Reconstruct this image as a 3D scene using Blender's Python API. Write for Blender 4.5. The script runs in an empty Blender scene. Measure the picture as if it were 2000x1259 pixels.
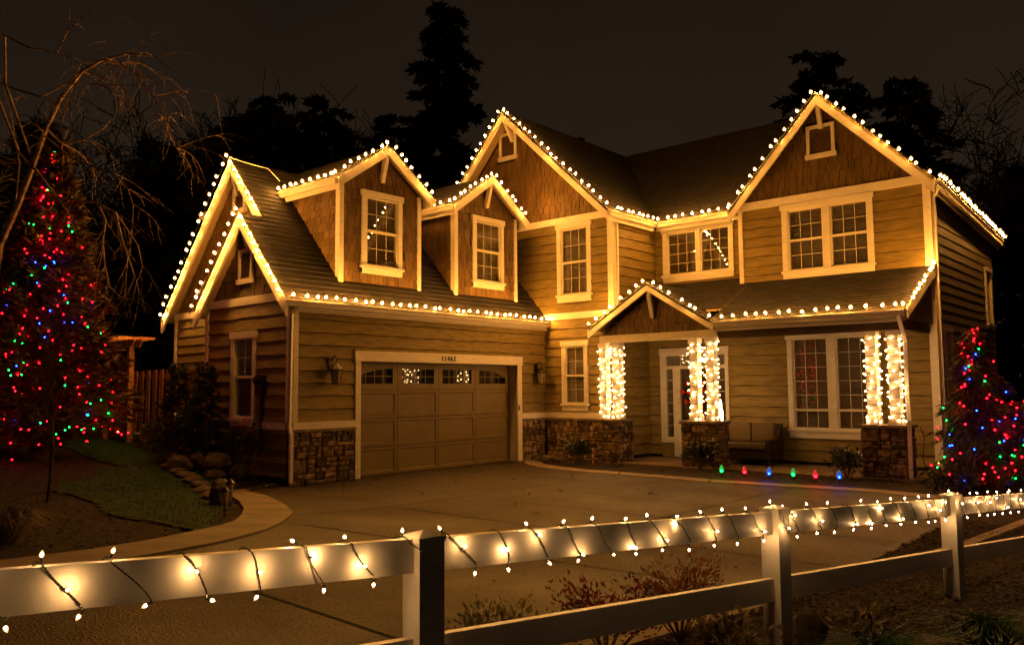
import bpy, bmesh, math, random
from mathutils import Vector, Matrix

# ------------------------------------------------------------------ camera, sky, exposure
SC = bpy.context.scene
COL = SC.collection
cam_data = bpy.data.cameras.new("camera")
cam = bpy.data.objects.new("camera", cam_data)
COL.objects.link(cam)
YAW, PITCH, ROLL = 0.716, 0.081, -0.008
_cy, _sy = math.cos(YAW), math.sin(YAW)
_f = Vector((-_sy * math.cos(PITCH), _cy * math.cos(PITCH), math.sin(PITCH)))
_r0 = Vector((_cy, _sy, 0)); _u0 = _r0.cross(_f)
_r = _r0 * math.cos(ROLL) + _u0 * math.sin(ROLL)
_u = _u0 * math.cos(ROLL) - _r0 * math.sin(ROLL)
CAM = Vector((13.343, -8.987, 1.772))
_m = Matrix((_r, _u, -_f)).transposed().to_4x4(); _m.translation = CAM
cam.matrix_world = _m
cam_data.sensor_width = 36.0
cam_data.lens = 1604.3 / 2000 * 36.0
cam_data.clip_start = 0.05
cam_data.clip_end = 1500
SC.camera = cam

world = bpy.data.worlds.new("World"); SC.world = world
world.use_nodes = True
wn, wl = world.node_tree.nodes, world.node_tree.links
bg = wn["Background"]
tc = wn.new("ShaderNodeTexCoord"); sep = wn.new("ShaderNodeSeparateXYZ")
ramp = wn.new("ShaderNodeValToRGB")
ramp.color_ramp.elements[0].position = 0.0; ramp.color_ramp.elements[0].color = (0.027, 0.0168, 0.0100, 1)
ramp.color_ramp.elements[1].position = 0.6; ramp.color_ramp.elements[1].color = (0.0078, 0.0046, 0.0029, 1)
wl.new(tc.outputs["Generated"], sep.inputs[0]); wl.new(sep.outputs["Z"], ramp.inputs[0])
cn = wn.new("ShaderNodeTexNoise"); cn.inputs["Scale"].default_value = 1.6; cn.inputs["Detail"].default_value = 5
cm = wn.new("ShaderNodeMapRange"); cm.inputs["From Min"].default_value = .25; cm.inputs["From Max"].default_value = .75; cm.inputs["To Min"].default_value = .6; cm.inputs["To Max"].default_value = 1.35
cv = wn.new("ShaderNodeVectorMath"); cv.operation = 'SCALE'
wl.new(tc.outputs["Generated"], cn.inputs["Vector"]); wl.new(cn.outputs["Fac"], cm.inputs["Value"]); wl.new(ramp.outputs[0], cv.inputs[0]); wl.new(cm.outputs[0], cv.inputs["Scale"])
wl.new(cv.outputs[0], bg.inputs["Color"]); bg.inputs["Strength"].default_value = 1.0

SC.view_settings.view_transform = 'Standard'
SC.view_settings.look = 'None'
SC.view_settings.exposure = 0.0
SC.view_settings.gamma = 1.0
SC.render.engine = 'CYCLES'
SC.cycles.use_denoising = True
SC.cycles.use_light_tree = True
SC.cycles.max_bounces = 5
SC.cycles.diffuse_bounces = 3
SC.cycles.glossy_bounces = 3
SC.cycles.transparent_max_bounces = 12
SC.cycles.caustics_reflective = False
SC.cycles.caustics_refractive = False
SC.cycles.sample_clamp_indirect = 4.0

RND = random.Random(11)
PI = math.pi
E_ROOF, E_COL, E_FENCE, E_TREE = 1480.0, 165.0, 860.0, 215.0
WARM = (1.0, 0.405, 0.062)
WARM2 = (1.0, 0.53, 0.19)

# ------------------------------------------------------------------ materials
def newmat(name):
    m = bpy.data.materials.new(name); m.use_nodes = True
    return m, m.node_tree.nodes, m.node_tree.links, m.node_tree.nodes["Principled BSDF"]

def MAT(name, col, rough=0.75, var=0.25, scale=5.0, bump=0.15, bscale=60.0, spec=0.3, metal=0.0,
        stretch=(1, 1, 1), objvar=0.0, col2=None):
    m, n, l, p = newmat(name)
    tcn = n.new("ShaderNodeTexCoord"); mp = n.new("ShaderNodeMapping")
    mp.inputs["Scale"].default_value = stretch
    geo = n.new("ShaderNodeNewGeometry")
    l.new(geo.outputs["Position"], mp.inputs[0])
    nz = n.new("ShaderNodeTexNoise"); nz.inputs["Scale"].default_value = scale; nz.inputs["Detail"].default_value = 6
    l.new(mp.outputs[0], nz.inputs["Vector"])
    mx = n.new("ShaderNodeMix"); mx.data_type = 'RGBA'
    c2 = col2 or tuple(c * (1 - 2 * var) for c in col)
    mx.inputs["A"].default_value = (*c2, 1); mx.inputs["B"].default_value = (*[min(1, c * (1 + var)) for c in col], 1)
    mr = n.new("ShaderNodeMapRange"); mr.inputs["From Min"].default_value = .3; mr.inputs["From Max"].default_value = .7
    l.new(nz.outputs["Fac"], mr.inputs["Value"]); l.new(mr.outputs[0], mx.inputs["Factor"])
    out = mx.outputs["Result"]
    if objvar:
        oi = n.new("ShaderNodeObjectInfo"); mr2 = n.new("ShaderNodeMapRange")
        mr2.inputs["To Min"].default_value = 1 - objvar; mr2.inputs["To Max"].default_value = 1 + objvar
        l.new(oi.outputs["Random"], mr2.inputs["Value"])
        mm = n.new("ShaderNodeVectorMath"); mm.operation = 'SCALE'
        l.new(out, mm.inputs[0]); l.new(mr2.outputs[0], mm.inputs["Scale"]); out = mm.outputs[0]
    l.new(out, p.inputs["Base Color"])
    p.inputs["Roughness"].default_value = rough
    p.inputs["Specular IOR Level"].default_value = spec
    p.inputs["Metallic"].default_value = metal
    if bump:
        n2 = n.new("ShaderNodeTexNoise"); n2.inputs["Scale"].default_value = bscale; n2.inputs["Detail"].default_value = 4
        l.new(mp.outputs[0], n2.inputs["Vector"])
        b = n.new("ShaderNodeBump"); b.inputs["Strength"].default_value = bump; b.inputs["Distance"].default_value = .02
        l.new(n2.outputs["Fac"], b.inputs["Height"]); l.new(b.outputs[0], p.inputs["Normal"])
    return m

def EMIT(name, col, s):
    m, n, l, p = newmat(name)
    p.inputs["Base Color"].default_value = (*[min(1, c) for c in col], 1)
    p.inputs["Emission Color"].default_value = (*col, 1)
    p.inputs["Emission Strength"].default_value = s
    return m

def GLASS(name, tint=(.5, .5, .5)):
    m, n, l, p = newmat(name)
    out = n["Material Output"]
    g = n.new("ShaderNodeBsdfGlossy"); g.inputs["Roughness"].default_value = 0.015
    g.inputs["Color"].default_value = (.95, .95, .95, 1)
    t = n.new("ShaderNodeBsdfTransparent"); t.inputs["Color"].default_value = (*tint, 1)
    lw = n.new("ShaderNodeLayerWeight"); lw.inputs["Blend"].default_value = .5
    pw = n.new("ShaderNodeMath"); pw.operation = 'POWER'; pw.inputs[1].default_value = 5
    fr = n.new("ShaderNodeMapRange"); fr.inputs["To Min"].default_value = .09; fr.inputs["To Max"].default_value = 1.0
    l.new(lw.outputs["Facing"], pw.inputs[0]); l.new(pw.outputs[0], fr.inputs["Value"])
    mx = n.new("ShaderNodeMixShader")
    l.new(fr.outputs[0], mx.inputs[0]); l.new(t.outputs[0], mx.inputs[1]); l.new(g.outputs[0], mx.inputs[2])
    l.new(mx.outputs[0], out.inputs["Surface"])
    return m

def SHELL(name, col, s, a=.4):
    """frosted glow of a lamp's glass envelope around its bright core"""
    m, n, l, p = newmat(name); out = n["Material Output"]
    e = n.new("ShaderNodeEmission"); e.inputs["Color"].default_value = (*col, 1); e.inputs["Strength"].default_value = s
    t = n.new("ShaderNodeBsdfTransparent"); mx = n.new("ShaderNodeMixShader"); mx.inputs[0].default_value = a
    l.new(t.outputs[0], mx.inputs[1]); l.new(e.outputs[0], mx.inputs[2]); l.new(mx.outputs[0], out.inputs["Surface"])
    m.cycles.emission_sampling = 'NONE'
    return m

def ROOFMAT():
    m, n, l, p = newmat("asphalt_shingle")
    uv = n.new("ShaderNodeUVMap")
    br = n.new("ShaderNodeTexBrick")
    br.inputs["Color1"].default_value = (.085, .062, .045, 1); br.inputs["Color2"].default_value = (.038, .030, .024, 1)
    br.inputs["Mortar"].default_value = (.018, .014, .012, 1)
    br.inputs["Scale"].default_value = 1.0; br.inputs["Mortar Size"].default_value = .006
    br.inputs["Brick Width"].default_value = .30; br.inputs["Row Height"].default_value = .145
    l.new(uv.outputs[0], br.inputs["Vector"])
    nz = n.new("ShaderNodeTexNoise"); nz.inputs["Scale"].default_value = 3.0; nz.inputs["Detail"].default_value = 8
    l.new(uv.outputs[0], nz.inputs["Vector"])
    mx = n.new("ShaderNodeMix"); mx.data_type = 'RGBA'; mx.blend_type = 'MULTIPLY'; mx.inputs["Factor"].default_value = .7
    l.new(br.outputs[0], mx.inputs["A"]); l.new(nz.outputs["Color"], mx.inputs["B"])
    hs = n.new("ShaderNodeHueSaturation"); hs.inputs["Value"].default_value = .62; hs.inputs["Saturation"].default_value = .8
    l.new(mx.outputs["Result"], hs.inputs["Color"]); l.new(hs.outputs[0], p.inputs["Base Color"])
    p.inputs["Roughness"].default_value = .75; p.inputs["Specular IOR Level"].default_value = .35
    n2 = n.new("ShaderNodeTexNoise"); n2.inputs["Scale"].default_value = 160
    l.new(uv.outputs[0], n2.inputs["Vector"])
    b = n.new("ShaderNodeBump"); b.inputs["Strength"].default_value = .5; b.inputs["Distance"].default_value = .02
    l.new(n2.outputs["Fac"], b.inputs["Height"]); l.new(b.outputs[0], p.inputs["Normal"])
    return m

def DRIVEMAT():
    m, n, l, p = newmat("exposed_aggregate")
    geo = n.new("ShaderNodeNewGeometry")
    vo = n.new("ShaderNodeTexVoronoi"); vo.inputs["Scale"].default_value = 55
    l.new(geo.outputs["Position"], vo.inputs["Vector"])
    cr = n.new("ShaderNodeValToRGB")
    cr.color_ramp.elements[0].color = (.018, .011, .006, 1); cr.color_ramp.elements[1].color = (.090, .058, .030, 1)
    sp = n.new("ShaderNodeSeparateColor"); l.new(vo.outputs["Color"], sp.inputs[0]); l.new(sp.outputs[0], cr.inputs[0])
    nz = n.new("ShaderNodeTexNoise"); nz.inputs["Scale"].default_value = .9; nz.inputs["Detail"].default_value = 7
    l.new(geo.outputs["Position"], nz.inputs["Vector"])
    mr = n.new("ShaderNodeMapRange"); mr.inputs["From Min"].default_value = .3; mr.inputs["From Max"].default_value = .7
    mr.inputs["To Min"].default_value = .55; mr.inputs["To Max"].default_value = 1.2
    l.new(nz.outputs["Fac"], mr.inputs["Value"])
    vm = n.new("ShaderNodeVectorMath"); vm.operation = 'SCALE'
    l.new(cr.outputs[0], vm.inputs[0]); l.new(mr.outputs[0], vm.inputs["Scale"]); l.new(vm.outputs[0], p.inputs["Base Color"])
    n3 = n.new("ShaderNodeTexNoise"); n3.inputs["Scale"].default_value = .35; n3.inputs["Detail"].default_value = 9; n3.inputs["Roughness"].default_value = .65
    l.new(geo.outputs["Position"], n3.inputs["Vector"])
    m3 = n.new("ShaderNodeMapRange"); m3.inputs["From Min"].default_value = .35; m3.inputs["From Max"].default_value = .62; m3.inputs["To Min"].default_value = .55; m3.inputs["To Max"].default_value = 1.0
    l.new(n3.outputs["Fac"], m3.inputs["Value"])
    v3 = n.new("ShaderNodeVectorMath"); v3.operation = 'SCALE'; l.new(vm.outputs[0], v3.inputs[0]); l.new(m3.outputs[0], v3.inputs["Scale"]); l.new(v3.outputs[0], p.inputs["Base Color"])
    m4 = n.new("ShaderNodeMapRange"); m4.inputs["From Min"].default_value = .35; m4.inputs["From Max"].default_value = .65; m4.inputs["To Min"].default_value = .5; m4.inputs["To Max"].default_value = .75
    l.new(n3.outputs["Fac"], m4.inputs["Value"]); l.new(m4.outputs[0], p.inputs["Roughness"]); p.inputs["Specular IOR Level"].default_value = .4
    b = n.new("ShaderNodeBump"); b.inputs["Strength"].default_value = .8; b.inputs["Distance"].default_value = .012
    l.new(vo.outputs["Distance"], b.inputs["Height"]); l.new(b.outputs[0], p.inputs["Normal"])
    return m

K = {}
K['siding'] = MAT("olive_siding", (.25, .178, .046), .6, .16, 3, .22, 30, stretch=(1, 1, 6), objvar=.10)
K['side2'] = MAT("side_lap_siding", (.20, .15, .07), .6, .12, 3, .2, 30, stretch=(1, 1, 6), objvar=.08)
K['shake'] = MAT("brown_wall_shingle", (.165, .098, .030), .7, .2, 6, .3, 45, stretch=(1, 1, .3), objvar=.2)
K['edge'] = MAT("painted_edge_shadow", (.045, .026, .012), .9, .3, 20, .2)  # shadow line below each siding board, painted as a dark colour
K['sheath'] = MAT("wall_sheathing", (.035, .022, .012), .9, .1)
K['trim'] = MAT("cream_trim_paint", (.74, .67, .55), .45, .05, 4, .06, 25, stretch=(1, 1, 3))
K['sash'] = MAT("white_window_vinyl", (.78, .70, .52), .4, .03, 4, 0)
K['soffit'] = MAT("tan_soffit", (.36, .26, .13), .7, .08, 4, .05)
K['beam'] = MAT("brown_header", (.10, .062, .03), .6, .15, 4, .1)
K['gdoor'] = MAT("taupe_garage_door", (.185, .137, .050), .5, .05, 3, .05, 90)
K['roof'] = ROOFMAT()
K['glass'] = GLASS("window_glass", (.85, .85, .85))
K['glassd'] = GLASS("garage_door_glass", (.12, .12, .12))
K['blind'] = MAT("cream_blind_slat", (.40, .33, .21), .5, .05, 4, 0)
K['room'] = MAT("interior_paint", (.55, .45, .30), .8, .05, 2, 0)
K['mortar'] = MAT("stone_mortar", (.045, .036, .028), .95, .2, 30, .3)
K['stone'] = MAT("ledge_stone", (.27, .180, .095), .85, .42, 11, .9, 34, objvar=.6)
K['stonecap'] = MAT("stone_cap", (.25, .18, .11), .85, .25, 12, .5, 40)
K['metal'] = MAT("dark_bronze_metal", (.045, .035, .025), .4, .2, 10, .05, metal=.6)
K['lglass'] = MAT("lantern_glass", (.35, .28, .16), .1, .1, 10, 0, spec=.6)
K['doorwood'] = MAT("dark_entry_door", (.085, .045, .02), .45, .3, 4, .1, stretch=(4, 4, .6))
K['vinyl'] = MAT("white_vinyl_fence", (.76, .70, .60), .42, .09, 2.2, .06, 55, stretch=(1, 1, 3))
K['wire'] = MAT("dark_green_wire", (.012, .018, .010), .5, .1, 5, 0)
K['socket'] = MAT("wire_socket", (.02, .03, .018), .5, .1, 5, 0)
K['drive'] = DRIVEMAT()
K['conc'] = MAT("broom_concrete", (.26, .20, .13), .7, .18, 2.2, .3, 70)
K['slab'] = MAT("porch_concrete", (.24, .17, .10), .6, .14, 2.2, .15, 60)
K['joint'] = MAT("control_joint", (.03, .025, .02), .95, .1)
K['soil'] = MAT("bark_mulch_soil", (.030, .019, .011), .95, .45, 9, .9, 30)
K['mulch'] = MAT("bark_chip", (.085, .05, .028), .9, .5, 30, .2)
K['lawn'] = MAT("lawn_turf", (.018, .062, .008), .9, .4, 7, .8, 70)
K['blade'] = MAT("grass_blade", (.024, .085, .010), .7, .4, 3, 0)
K['dryblade'] = MAT("dry_grass_blade", (.24, .17, .07), .7, .3, 3, 0)
K['rock'] = MAT("boulder_rock", (.115, .085, .055), .9, .35, 5, .8, 18, objvar=.25)
K['cedar'] = MAT("cedar_board", (.58, .27, .10), .7, .25, 3, .2, 30, stretch=(5, 5, .5), objvar=.18)
K['needle'] = MAT("conifer_needles", (.10, .062, .020), .8, .5, 3, 0)
K['needlew'] = MAT("weeping_needles", (.060, .070, .030), .8, .5, 3, 0)
K['needled'] = MAT("far_conifer_needles", (.016, .020, .008), .9, .4, 1, 0)
K['bark'] = MAT("brown_bark", (.10, .065, .035), .9, .35, 8, .5, 40)
K['bbark'] = MAT("pale_birch_bark", (.30, .20, .10), .8, .35, 8, .3, 40)
K['fbark'] = MAT("far_bark", (.020, .015, .010), .95, .3, 4, 0)
K['leafd'] = MAT("broad_evergreen_leaf", (.022, .035, .012), .35, .3, 3, 0, spec=.6)
K['shrubn'] = MAT("dwarf_conifer_needles", (.028, .038, .013), .8, .5, 3, 0)
K['leafy'] = MAT("yellow_green_leaf", (.20, .17, .03), .6, .3, 5, 0)
K['leafr'] = MAT("crimson_leaf", (.22, .018, .010), .6, .4, 5, 0)
K['leafo'] = MAT("orange_leaf", (.26, .085, .015), .6, .4, 5, 0)
K['cushion'] = MAT("tan_cushion", (.155, .105, .045), .85, .08, 4, .2, 120)
K['wicker'] = MAT("dark_wicker", (.045, .022, .012), .6, .3, 40, .6, 90)
K['red'] = MAT("red_bow", (.75, .012, .010), .5, .2, 8, .1)
K['green'] = MAT("wreath_green", (.025, .05, .018), .7, .4, 10, .2)
K['white'] = MAT("white_paint", (.75, .72, .66), .5, .05, 5, 0)
K['louver'] = MAT("vent_louver", (.16, .085, .035), .6, .1, 5, 0)
K['bulb'] = EMIT("warm_bulb_glow", WARM, E_ROOF)
K['bulb2'] = EMIT("warm_bulb_glow_dim", WARM, E_ROOF * .65)
K['bulb3'] = EMIT("warm_bulb_glow_bright", WARM, E_ROOF * 1.35)
K['bulbc'] = EMIT("warm_mini_glow", WARM2, E_COL)
K['bulbf'] = EMIT("warm_fence_glow", WARM2, E_FENCE)
K['shellw'] = SHELL("warm_bulb_envelope", (1.0, .42, .07), 2.4)
K['shellf'] = SHELL("warm_mini_envelope", (1.0, .50, .14), 2.6)
K['sheller'] = SHELL("red_bulb_envelope", (1.0, .004, .012), 1.6)
K['shelleg'] = SHELL("green_bulb_envelope", (.004, .8, .06), .5)
K['shelleb'] = SHELL("blue_bulb_envelope", (.006, .05, 1.0), .8)
K['er'] = EMIT("red_bulb_glow", (1.0, .0012, .003), E_TREE)
K['eg'] = EMIT("green_bulb_glow", (.0015, .6, .03), E_TREE * .5)
K['eb'] = EMIT("blue_bulb_glow", (.003, .02, 1.0), E_TREE * .8)
K['er_in'] = EMIT("indoor_red_bulb", (1.0, .01, .02), 2.2)
K['eg_in'] = EMIT("indoor_green_bulb", (.01, .7, .08), 1.4)
K['hall'] = EMIT("hall_lamp_glow", (1.0, .62, .25), 14)
K['candle'] = EMIT("candle_glow", (1.0, .72, .40), 9)

# ------------------------------------------------------------------ mesh helpers
class MB:
    def __init__(s): s.v = []; s.f = []; s.uv = None; s.m2 = None
    def add(s, vs, fs):
        b = len(s.v); s.v += [tuple(p) for p in vs]; s.f += [tuple(i + b for i in q) for q in fs]
    def box(s, a, b):
        x0, y0, z0 = a; x1, y1, z1 = b
        s.add([(x0, y0, z0), (x1, y0, z0), (x1, y1, z0), (x0, y1, z0), (x0, y0, z1), (x1, y0, z1), (x1, y1, z1), (x0, y1, z1)],
              [(0, 3, 2, 1), (4, 5, 6, 7), (0, 1, 5, 4), (1, 2, 6, 5), (2, 3, 7, 6), (3, 0, 4, 7)])
    def fbox(s, fr, u0, u1, z0, z1, d0, d1):
        s.prism(fr, [(u0, z0), (u1, z0), (u1, z1), (u0, z1)], d0, d1)
    def prism(s, fr, poly, d0, d1):
        n = len(poly)
        vs = [fr(u, z, d0) for u, z in poly] + [fr(u, z, d1) for u, z in poly]
        fs = [tuple(range(n - 1, -1, -1)), tuple(range(n, 2 * n))]
        for i in range(n):
            j = (i + 1) % n; fs.append((i, j, j + n, i + n))
        s.add(vs, fs)
    def beam(s, p, q, w, h, up=(0, 0, 1)):
        p = Vector(p); q = Vector(q); t = (q - p).normalized(); up = Vector(up)
        a = t.cross(up)
        if a.length < 1e-4: a = t.cross(Vector((1, 0, 0)))
        a.normalize(); b = a.cross(t).normalized()
        c = []
        for e in (p, q):
            for i, j in ((-1, -1), (1, -1), (1, 1), (-1, 1)): c.append(e + a * i * w / 2 + b * j * h / 2)
        s.add(c, [(0, 1, 2, 3), (7, 6, 5, 4), (0, 4, 5, 1), (1, 5, 6, 2), (2, 6, 7, 3), (3, 7, 4, 0)])
    def extr(s, p, q, prof, out, up=(0, 0, 1)):
        p = Vector(p); q = Vector(q); o = Vector(out); u = Vector(up); n = len(prof)
        vs = [e + o * a + u * b for e in (p, q) for a, b in prof]
        fs = [tuple(range(n)), tuple(range(2 * n - 1, n - 1, -1))]
        for i in range(n):
            j = (i + 1) % n; fs.append((i, i + n, j + n, j))
        s.add(vs, fs)
    def tube(s, pts, rad, n=6, cap=True):
        pts = [Vector(p) for p in pts]
        if not isinstance(rad, (list, tuple)): rad = [rad] * len(pts)
        b0 = len(s.v); prev = None
        for i, p in enumerate(pts):
            t = (pts[min(i + 1, len(pts) - 1)] - pts[max(i - 1, 0)])
            if t.length < 1e-9: t = Vector((0, 0, 1))
            t.normalize()
            if prev is None:
                a = t.orthogonal().normalized()
            else:
                a = prev - t * prev.dot(t)
                a = t.orthogonal().normalized() if a.length < 1e-5 else a.normalized()
            prev = a; b = t.cross(a)
            for k in range(n):
                an = 2 * PI * k / n
                s.v.append(tuple(p + (a * math.cos(an) + b * math.sin(an)) * rad[i]))
        for i in range(len(pts) - 1):
            for k in range(n):
                k2 = (k + 1) % n
                s.f.append((b0 + i * n + k, b0 + i * n + k2, b0 + (i + 1) * n + k2, b0 + (i + 1) * n + k))
        if cap:
            s.f.append(tuple(b0 + k for k in range(n - 1, -1, -1)))
            e = b0 + (len(pts) - 1) * n; s.f.append(tuple(e + k for k in range(n)))
    def lathe(s, prof, c, n=8, axis=(0, 0, 1)):
        c = Vector(c); ax = Vector(axis).normalized(); a = ax.orthogonal().normalized(); b = ax.cross(a)
        b0 = len(s.v)
        for r, h in prof:
            for k in range(n):
                an = 2 * PI * k / n
                s.v.append(tuple(c + ax * h + (a * math.cos(an) + b * math.sin(an)) * r))
        for i in range(len(prof) - 1):
            for k in range(n):
                k2 = (k + 1) % n
                s.f.append((b0 + i * n + k, b0 + i * n + k2, b0 + (i + 1) * n + k2, b0 + (i + 1) * n + k))
        s.f.append(tuple(b0 + k for k in range(n - 1, -1, -1)))
        e = b0 + (len(prof) - 1) * n; s.f.append(tuple(e + k for k in range(n)))
    def build(s, name, mat, parent=None, smooth=False, kind=None, origin=None):
        if origin is not None: c = Vector(origin)
        else:
            lo = [min(p[i] for p in s.v) for i in range(3)]; hi = [max(p[i] for p in s.v) for i in range(3)]
            c = Vector(((lo[0] + hi[0]) / 2, (lo[1] + hi[1]) / 2, lo[2]))
        me = bpy.data.meshes.new(name)
        me.from_pydata([(p[0] - c.x, p[1] - c.y, p[2] - c.z) for p in s.v], [], s.f)
        if s.uv:
            ul = me.uv_layers.new(name="UVMap")
            for lp in me.loops: ul.data[lp.index].uv = s.uv[lp.vertex_index]
        if smooth: me.polygons.foreach_set("use_smooth", [True] * len(me.polygons))
        me.materials.append(K[mat] if isinstance(mat, str) else mat)
        if s.m2:
            me.materials.append(K[s.m2[0]])
            for i in s.m2[1]: me.polygons[i].material_index = 1
        me.update()
        return link(name, me, c, parent, kind)

WLOC = {}
def link(name, data, wloc, parent=None, kind=None):
    o = bpy.data.objects.new(name, data); COL.objects.link(o)
    w = Vector(wloc); WLOC[o] = w
    if parent is not None:
        o.parent = parent; o.location = w - WLOC[parent]
    else: o.location = w
    if kind: o["kind"] = kind
    return o
def empty(name, loc, parent=None):
    o = link(name, None, loc, parent); o.empty_display_size = .2
    return o
def tag(o, label, cat, group=None):
    o["label"] = label; o["category"] = cat
    if group: o["group"] = group
    return o
def thing(name, label, cat, loc=(0, 0, 0), group=None): return tag(empty(name, loc), label, cat, group)

def FY(y): return lambda u, z, d: (u, y - d, z)      # wall facing the street
def FX(x): return lambda u, z, d: (x + d, u, z)      # wall facing the court side

def smooth(t): t = max(0., min(1., t)); return t * t * (3 - 2 * t)
def T(x, y):
    t = -(y + 1.2)
    return .057 * (t if t > .3 else (t + .3) ** 2 / 1.2 if t > -.3 else 0)
PB = [(-1.2, .4), (-.25, -.2), (.1, -1.2), (.62, -1.59), (1.65, -2.02), (2.59, -2.51), (3.25, -2.94), (3.76, -3.34), (4.03, -3.66),
      (4.29, -4.07), (4.56, -4.49), (4.7, -4.85), (5.02, -5.49), (5.25, -6.4), (5.4, -9), (5.5, -16)]
def yb(x):
    if x <= PB[0][0]: return .4
    for (x0, y0), (x1, y1) in zip(PB, PB[1:]):
        if x <= x1: return y0 + (y1 - y0) * (x - x0) / (x1 - x0)
    return -99
def TL(x, y):
    m = smooth((yb(x) - y) / .9) if x > -1.2 else 1.0
    return T(x, y) + .62 * smooth((2.5 - x) / 10) * m

# ------------------------------------------------------------------ ground
def axis_steps(lo, hi, near0, near1, fine):
    a = []; x = near0
    while x < near1 + 1e-6: a.append(x); x += fine
    st = fine * 2; x = near1
    while x < hi: x = min(hi, x + st); a.append(x); st *= 1.5
    st = fine * 2; x = near0
    while x > lo: x = max(lo, x - st); a.insert(0, x); st *= 1.5
    return a
xs = axis_steps(-300, 300, -12, 15, .3); ys = axis_steps(-300, 400, -12, 11, .3)
g = MB()
for y in ys:
    for x in xs:
        z = TL(max(-20, min(15, x)), max(-10, min(20, y)))
        inside = (yb(x) < y or x > 5.2) and x > -1.2
        g.v.append((x, y, z - (.06 if inside and x < 10.4 else .015)))
nx = len(xs)
for j in range(len(ys) - 1):
    for i in range(nx - 1): g.f.append((j * nx + i, j * nx + i + 1, (j + 1) * nx + i + 1, (j + 1) * nx + i))
g.build("ground", 'soil', None, True, "structure", (0, 0, 0))

def sheet(name, mat, pred, x0, x1, y0, y1, st, dz, zf=T):
    m = MB(); idx = {}
    nxx = int(round((x1 - x0) / st)); nyy = int(round((y1 - y0) / st))
    def vid(i, j):
        if (i, j) not in idx:
            x = x0 + i * st; y = y0 + j * st
            idx[i, j] = len(m.v); m.v.append((x, y, zf(x, y) + dz))
        return idx[i, j]
    for j in range(nyy):
        for i in range(nxx):
            if pred(x0 + (i + .5) * st, y0 + (j + .5) * st):
                m.f.append((vid(i, j), vid(i + 1, j), vid(i + 1, j + 1), vid(i, j + 1)))
    return m.build(name, mat, None, True, "structure", (0, 0, 0))

PR = [(-.25, -.05), (-.2, -.6), (-.03, -.96), (1.06, -1.15), (2.20, -1.60), (3.14, -2.08), (3.56, -2.37), (4.08, -2.84), (4.64, -3.43), (4.94, -3.88),
      (5.22, -4.33), (5.5, -5.04), (5.9, -6.2), (6.3, -7.4), (6.6, -9)]
PL = [(-.42, -.1), (-.36, -.65), (-.2, -1.25), (.62, -1.59), (1.65, -2.02), (2.59, -2.51), (3.25, -2.94), (3.76, -3.34), (4.03, -3.66), (4.29, -4.07),
      (4.56, -4.55), (4.75, -4.9), (5.02, -5.6), (5.25, -6.8), (5.45, -9)]
def resample(pl, n):
    L = [0]
    for a, b in zip(pl, pl[1:]): L.append(L[-1] + math.dist(a, b))
    out = []
    for k in range(n):
        t = L[-1] * k / (n - 1); i = 0
        while i < len(pl) - 2 and L[i + 1] < t: i += 1
        f = (t - L[i]) / max(1e-9, L[i + 1] - L[i])
        out.append(tuple(pl[i][c] + (pl[i + 1][c] - pl[i][c]) * f for c in range(len(pl[i]))))
    return out
def inpath(x, y): return y > yb(x) if x < 5.6 else True
sheet("driveway", 'drive', lambda x, y: (y > yb(x) + .05 or x > 5.3) and not (x < 6.9 and y < -6.75) and not (y < -7.3), -1.2, 10.5, -7.5, 8.1, .15, 0.0)
sheet("sidewalk", 'conc', lambda x, y: True, 5.3, 8.3, -10.2, -6.6, .3, -.008)
m = MB(); A = resample(PL, 60); B = resample(PR, 60)
for a, b in zip(A, B):
    za, zb_ = T(*a) + .03, T(*b) + .025
    for p, z in ((a, za - .08), (a, za), (b, zb_), (b, zb_ - .08)): m.v.append((p[0], p[1], z))
for i in range(59):
    for k in range(3): m.f.append((i * 4 + k, i * 4 + k + 1, (i + 1) * 4 + k + 1, (i + 1) * 4 + k))
m.build("path", 'conc', None, False, "structure", (0, 0, 0))
# apron strip in front of porch bed and garage, edging strip along the fence
def ribbon(name, mat, pl, w, h, side=1, n=50):
    m = MB(); P = resample(pl, n)
    for i, p in enumerate(P):
        q = P[min(i + 1, n - 1)]; o = P[max(i - 1, 0)]
        t = Vector((q[0] - o[0], q[1] - o[1], 0)).normalized(); s = Vector((-t.y, t.x, 0)) * side
        e = Vector((p[0], p[1], 0)) + s * w
        z = T(*p) + h
        m.v += [(p[0], p[1], z - .08), (p[0], p[1], z), (e.x, e.y, z), (e.x, e.y, z - .08)]
    for i in range(n - 1):
        for k in range(3):
            f = (i * 4 + k, i * 4 + k + 1, (i + 1) * 4 + k + 1, (i + 1) * 4 + k)
            m.f.append(f[::-1] if side > 0 else f)
    return m.build(name, mat, None, False, "structure", (0, 0, 0))
STRIP = [(.02, 6.72), (.75, 5.98), (1.5, 5.62), (2.45, 5.40), (3.66, 5.36), (5.23, 5.30), (5.84, 5.2), (7.2, 5.35), (8.61, 5.5), (9.7, 5.25), (10.4, 4.6)]
ribbon("border_strip", 'conc', STRIP, .42, .012, 1)
ribbon("edging_strip", 'conc', [(11.3, 4.6), (10.95, 1.22), (10.62, -.52), (10.47, -2.22), (10.40, -4.05), (10.36, -4.7), (10.32, -7.5)], .14, .03, 1)
# porch bed
m = MB(); P = resample(STRIP, 50)
for p in P:
    m.v += [(p[0] + .1, p[1] + .40, .006), (p[0] + .1, max(p[1] + .5, 8.4), .05)]
for i in range(49): m.f.append((i * 2, i * 2 + 2, i * 2 + 3, i * 2 + 1))
m.build("planting_bed", 'soil', None, True, "structure", (0, 0, 0))
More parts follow.
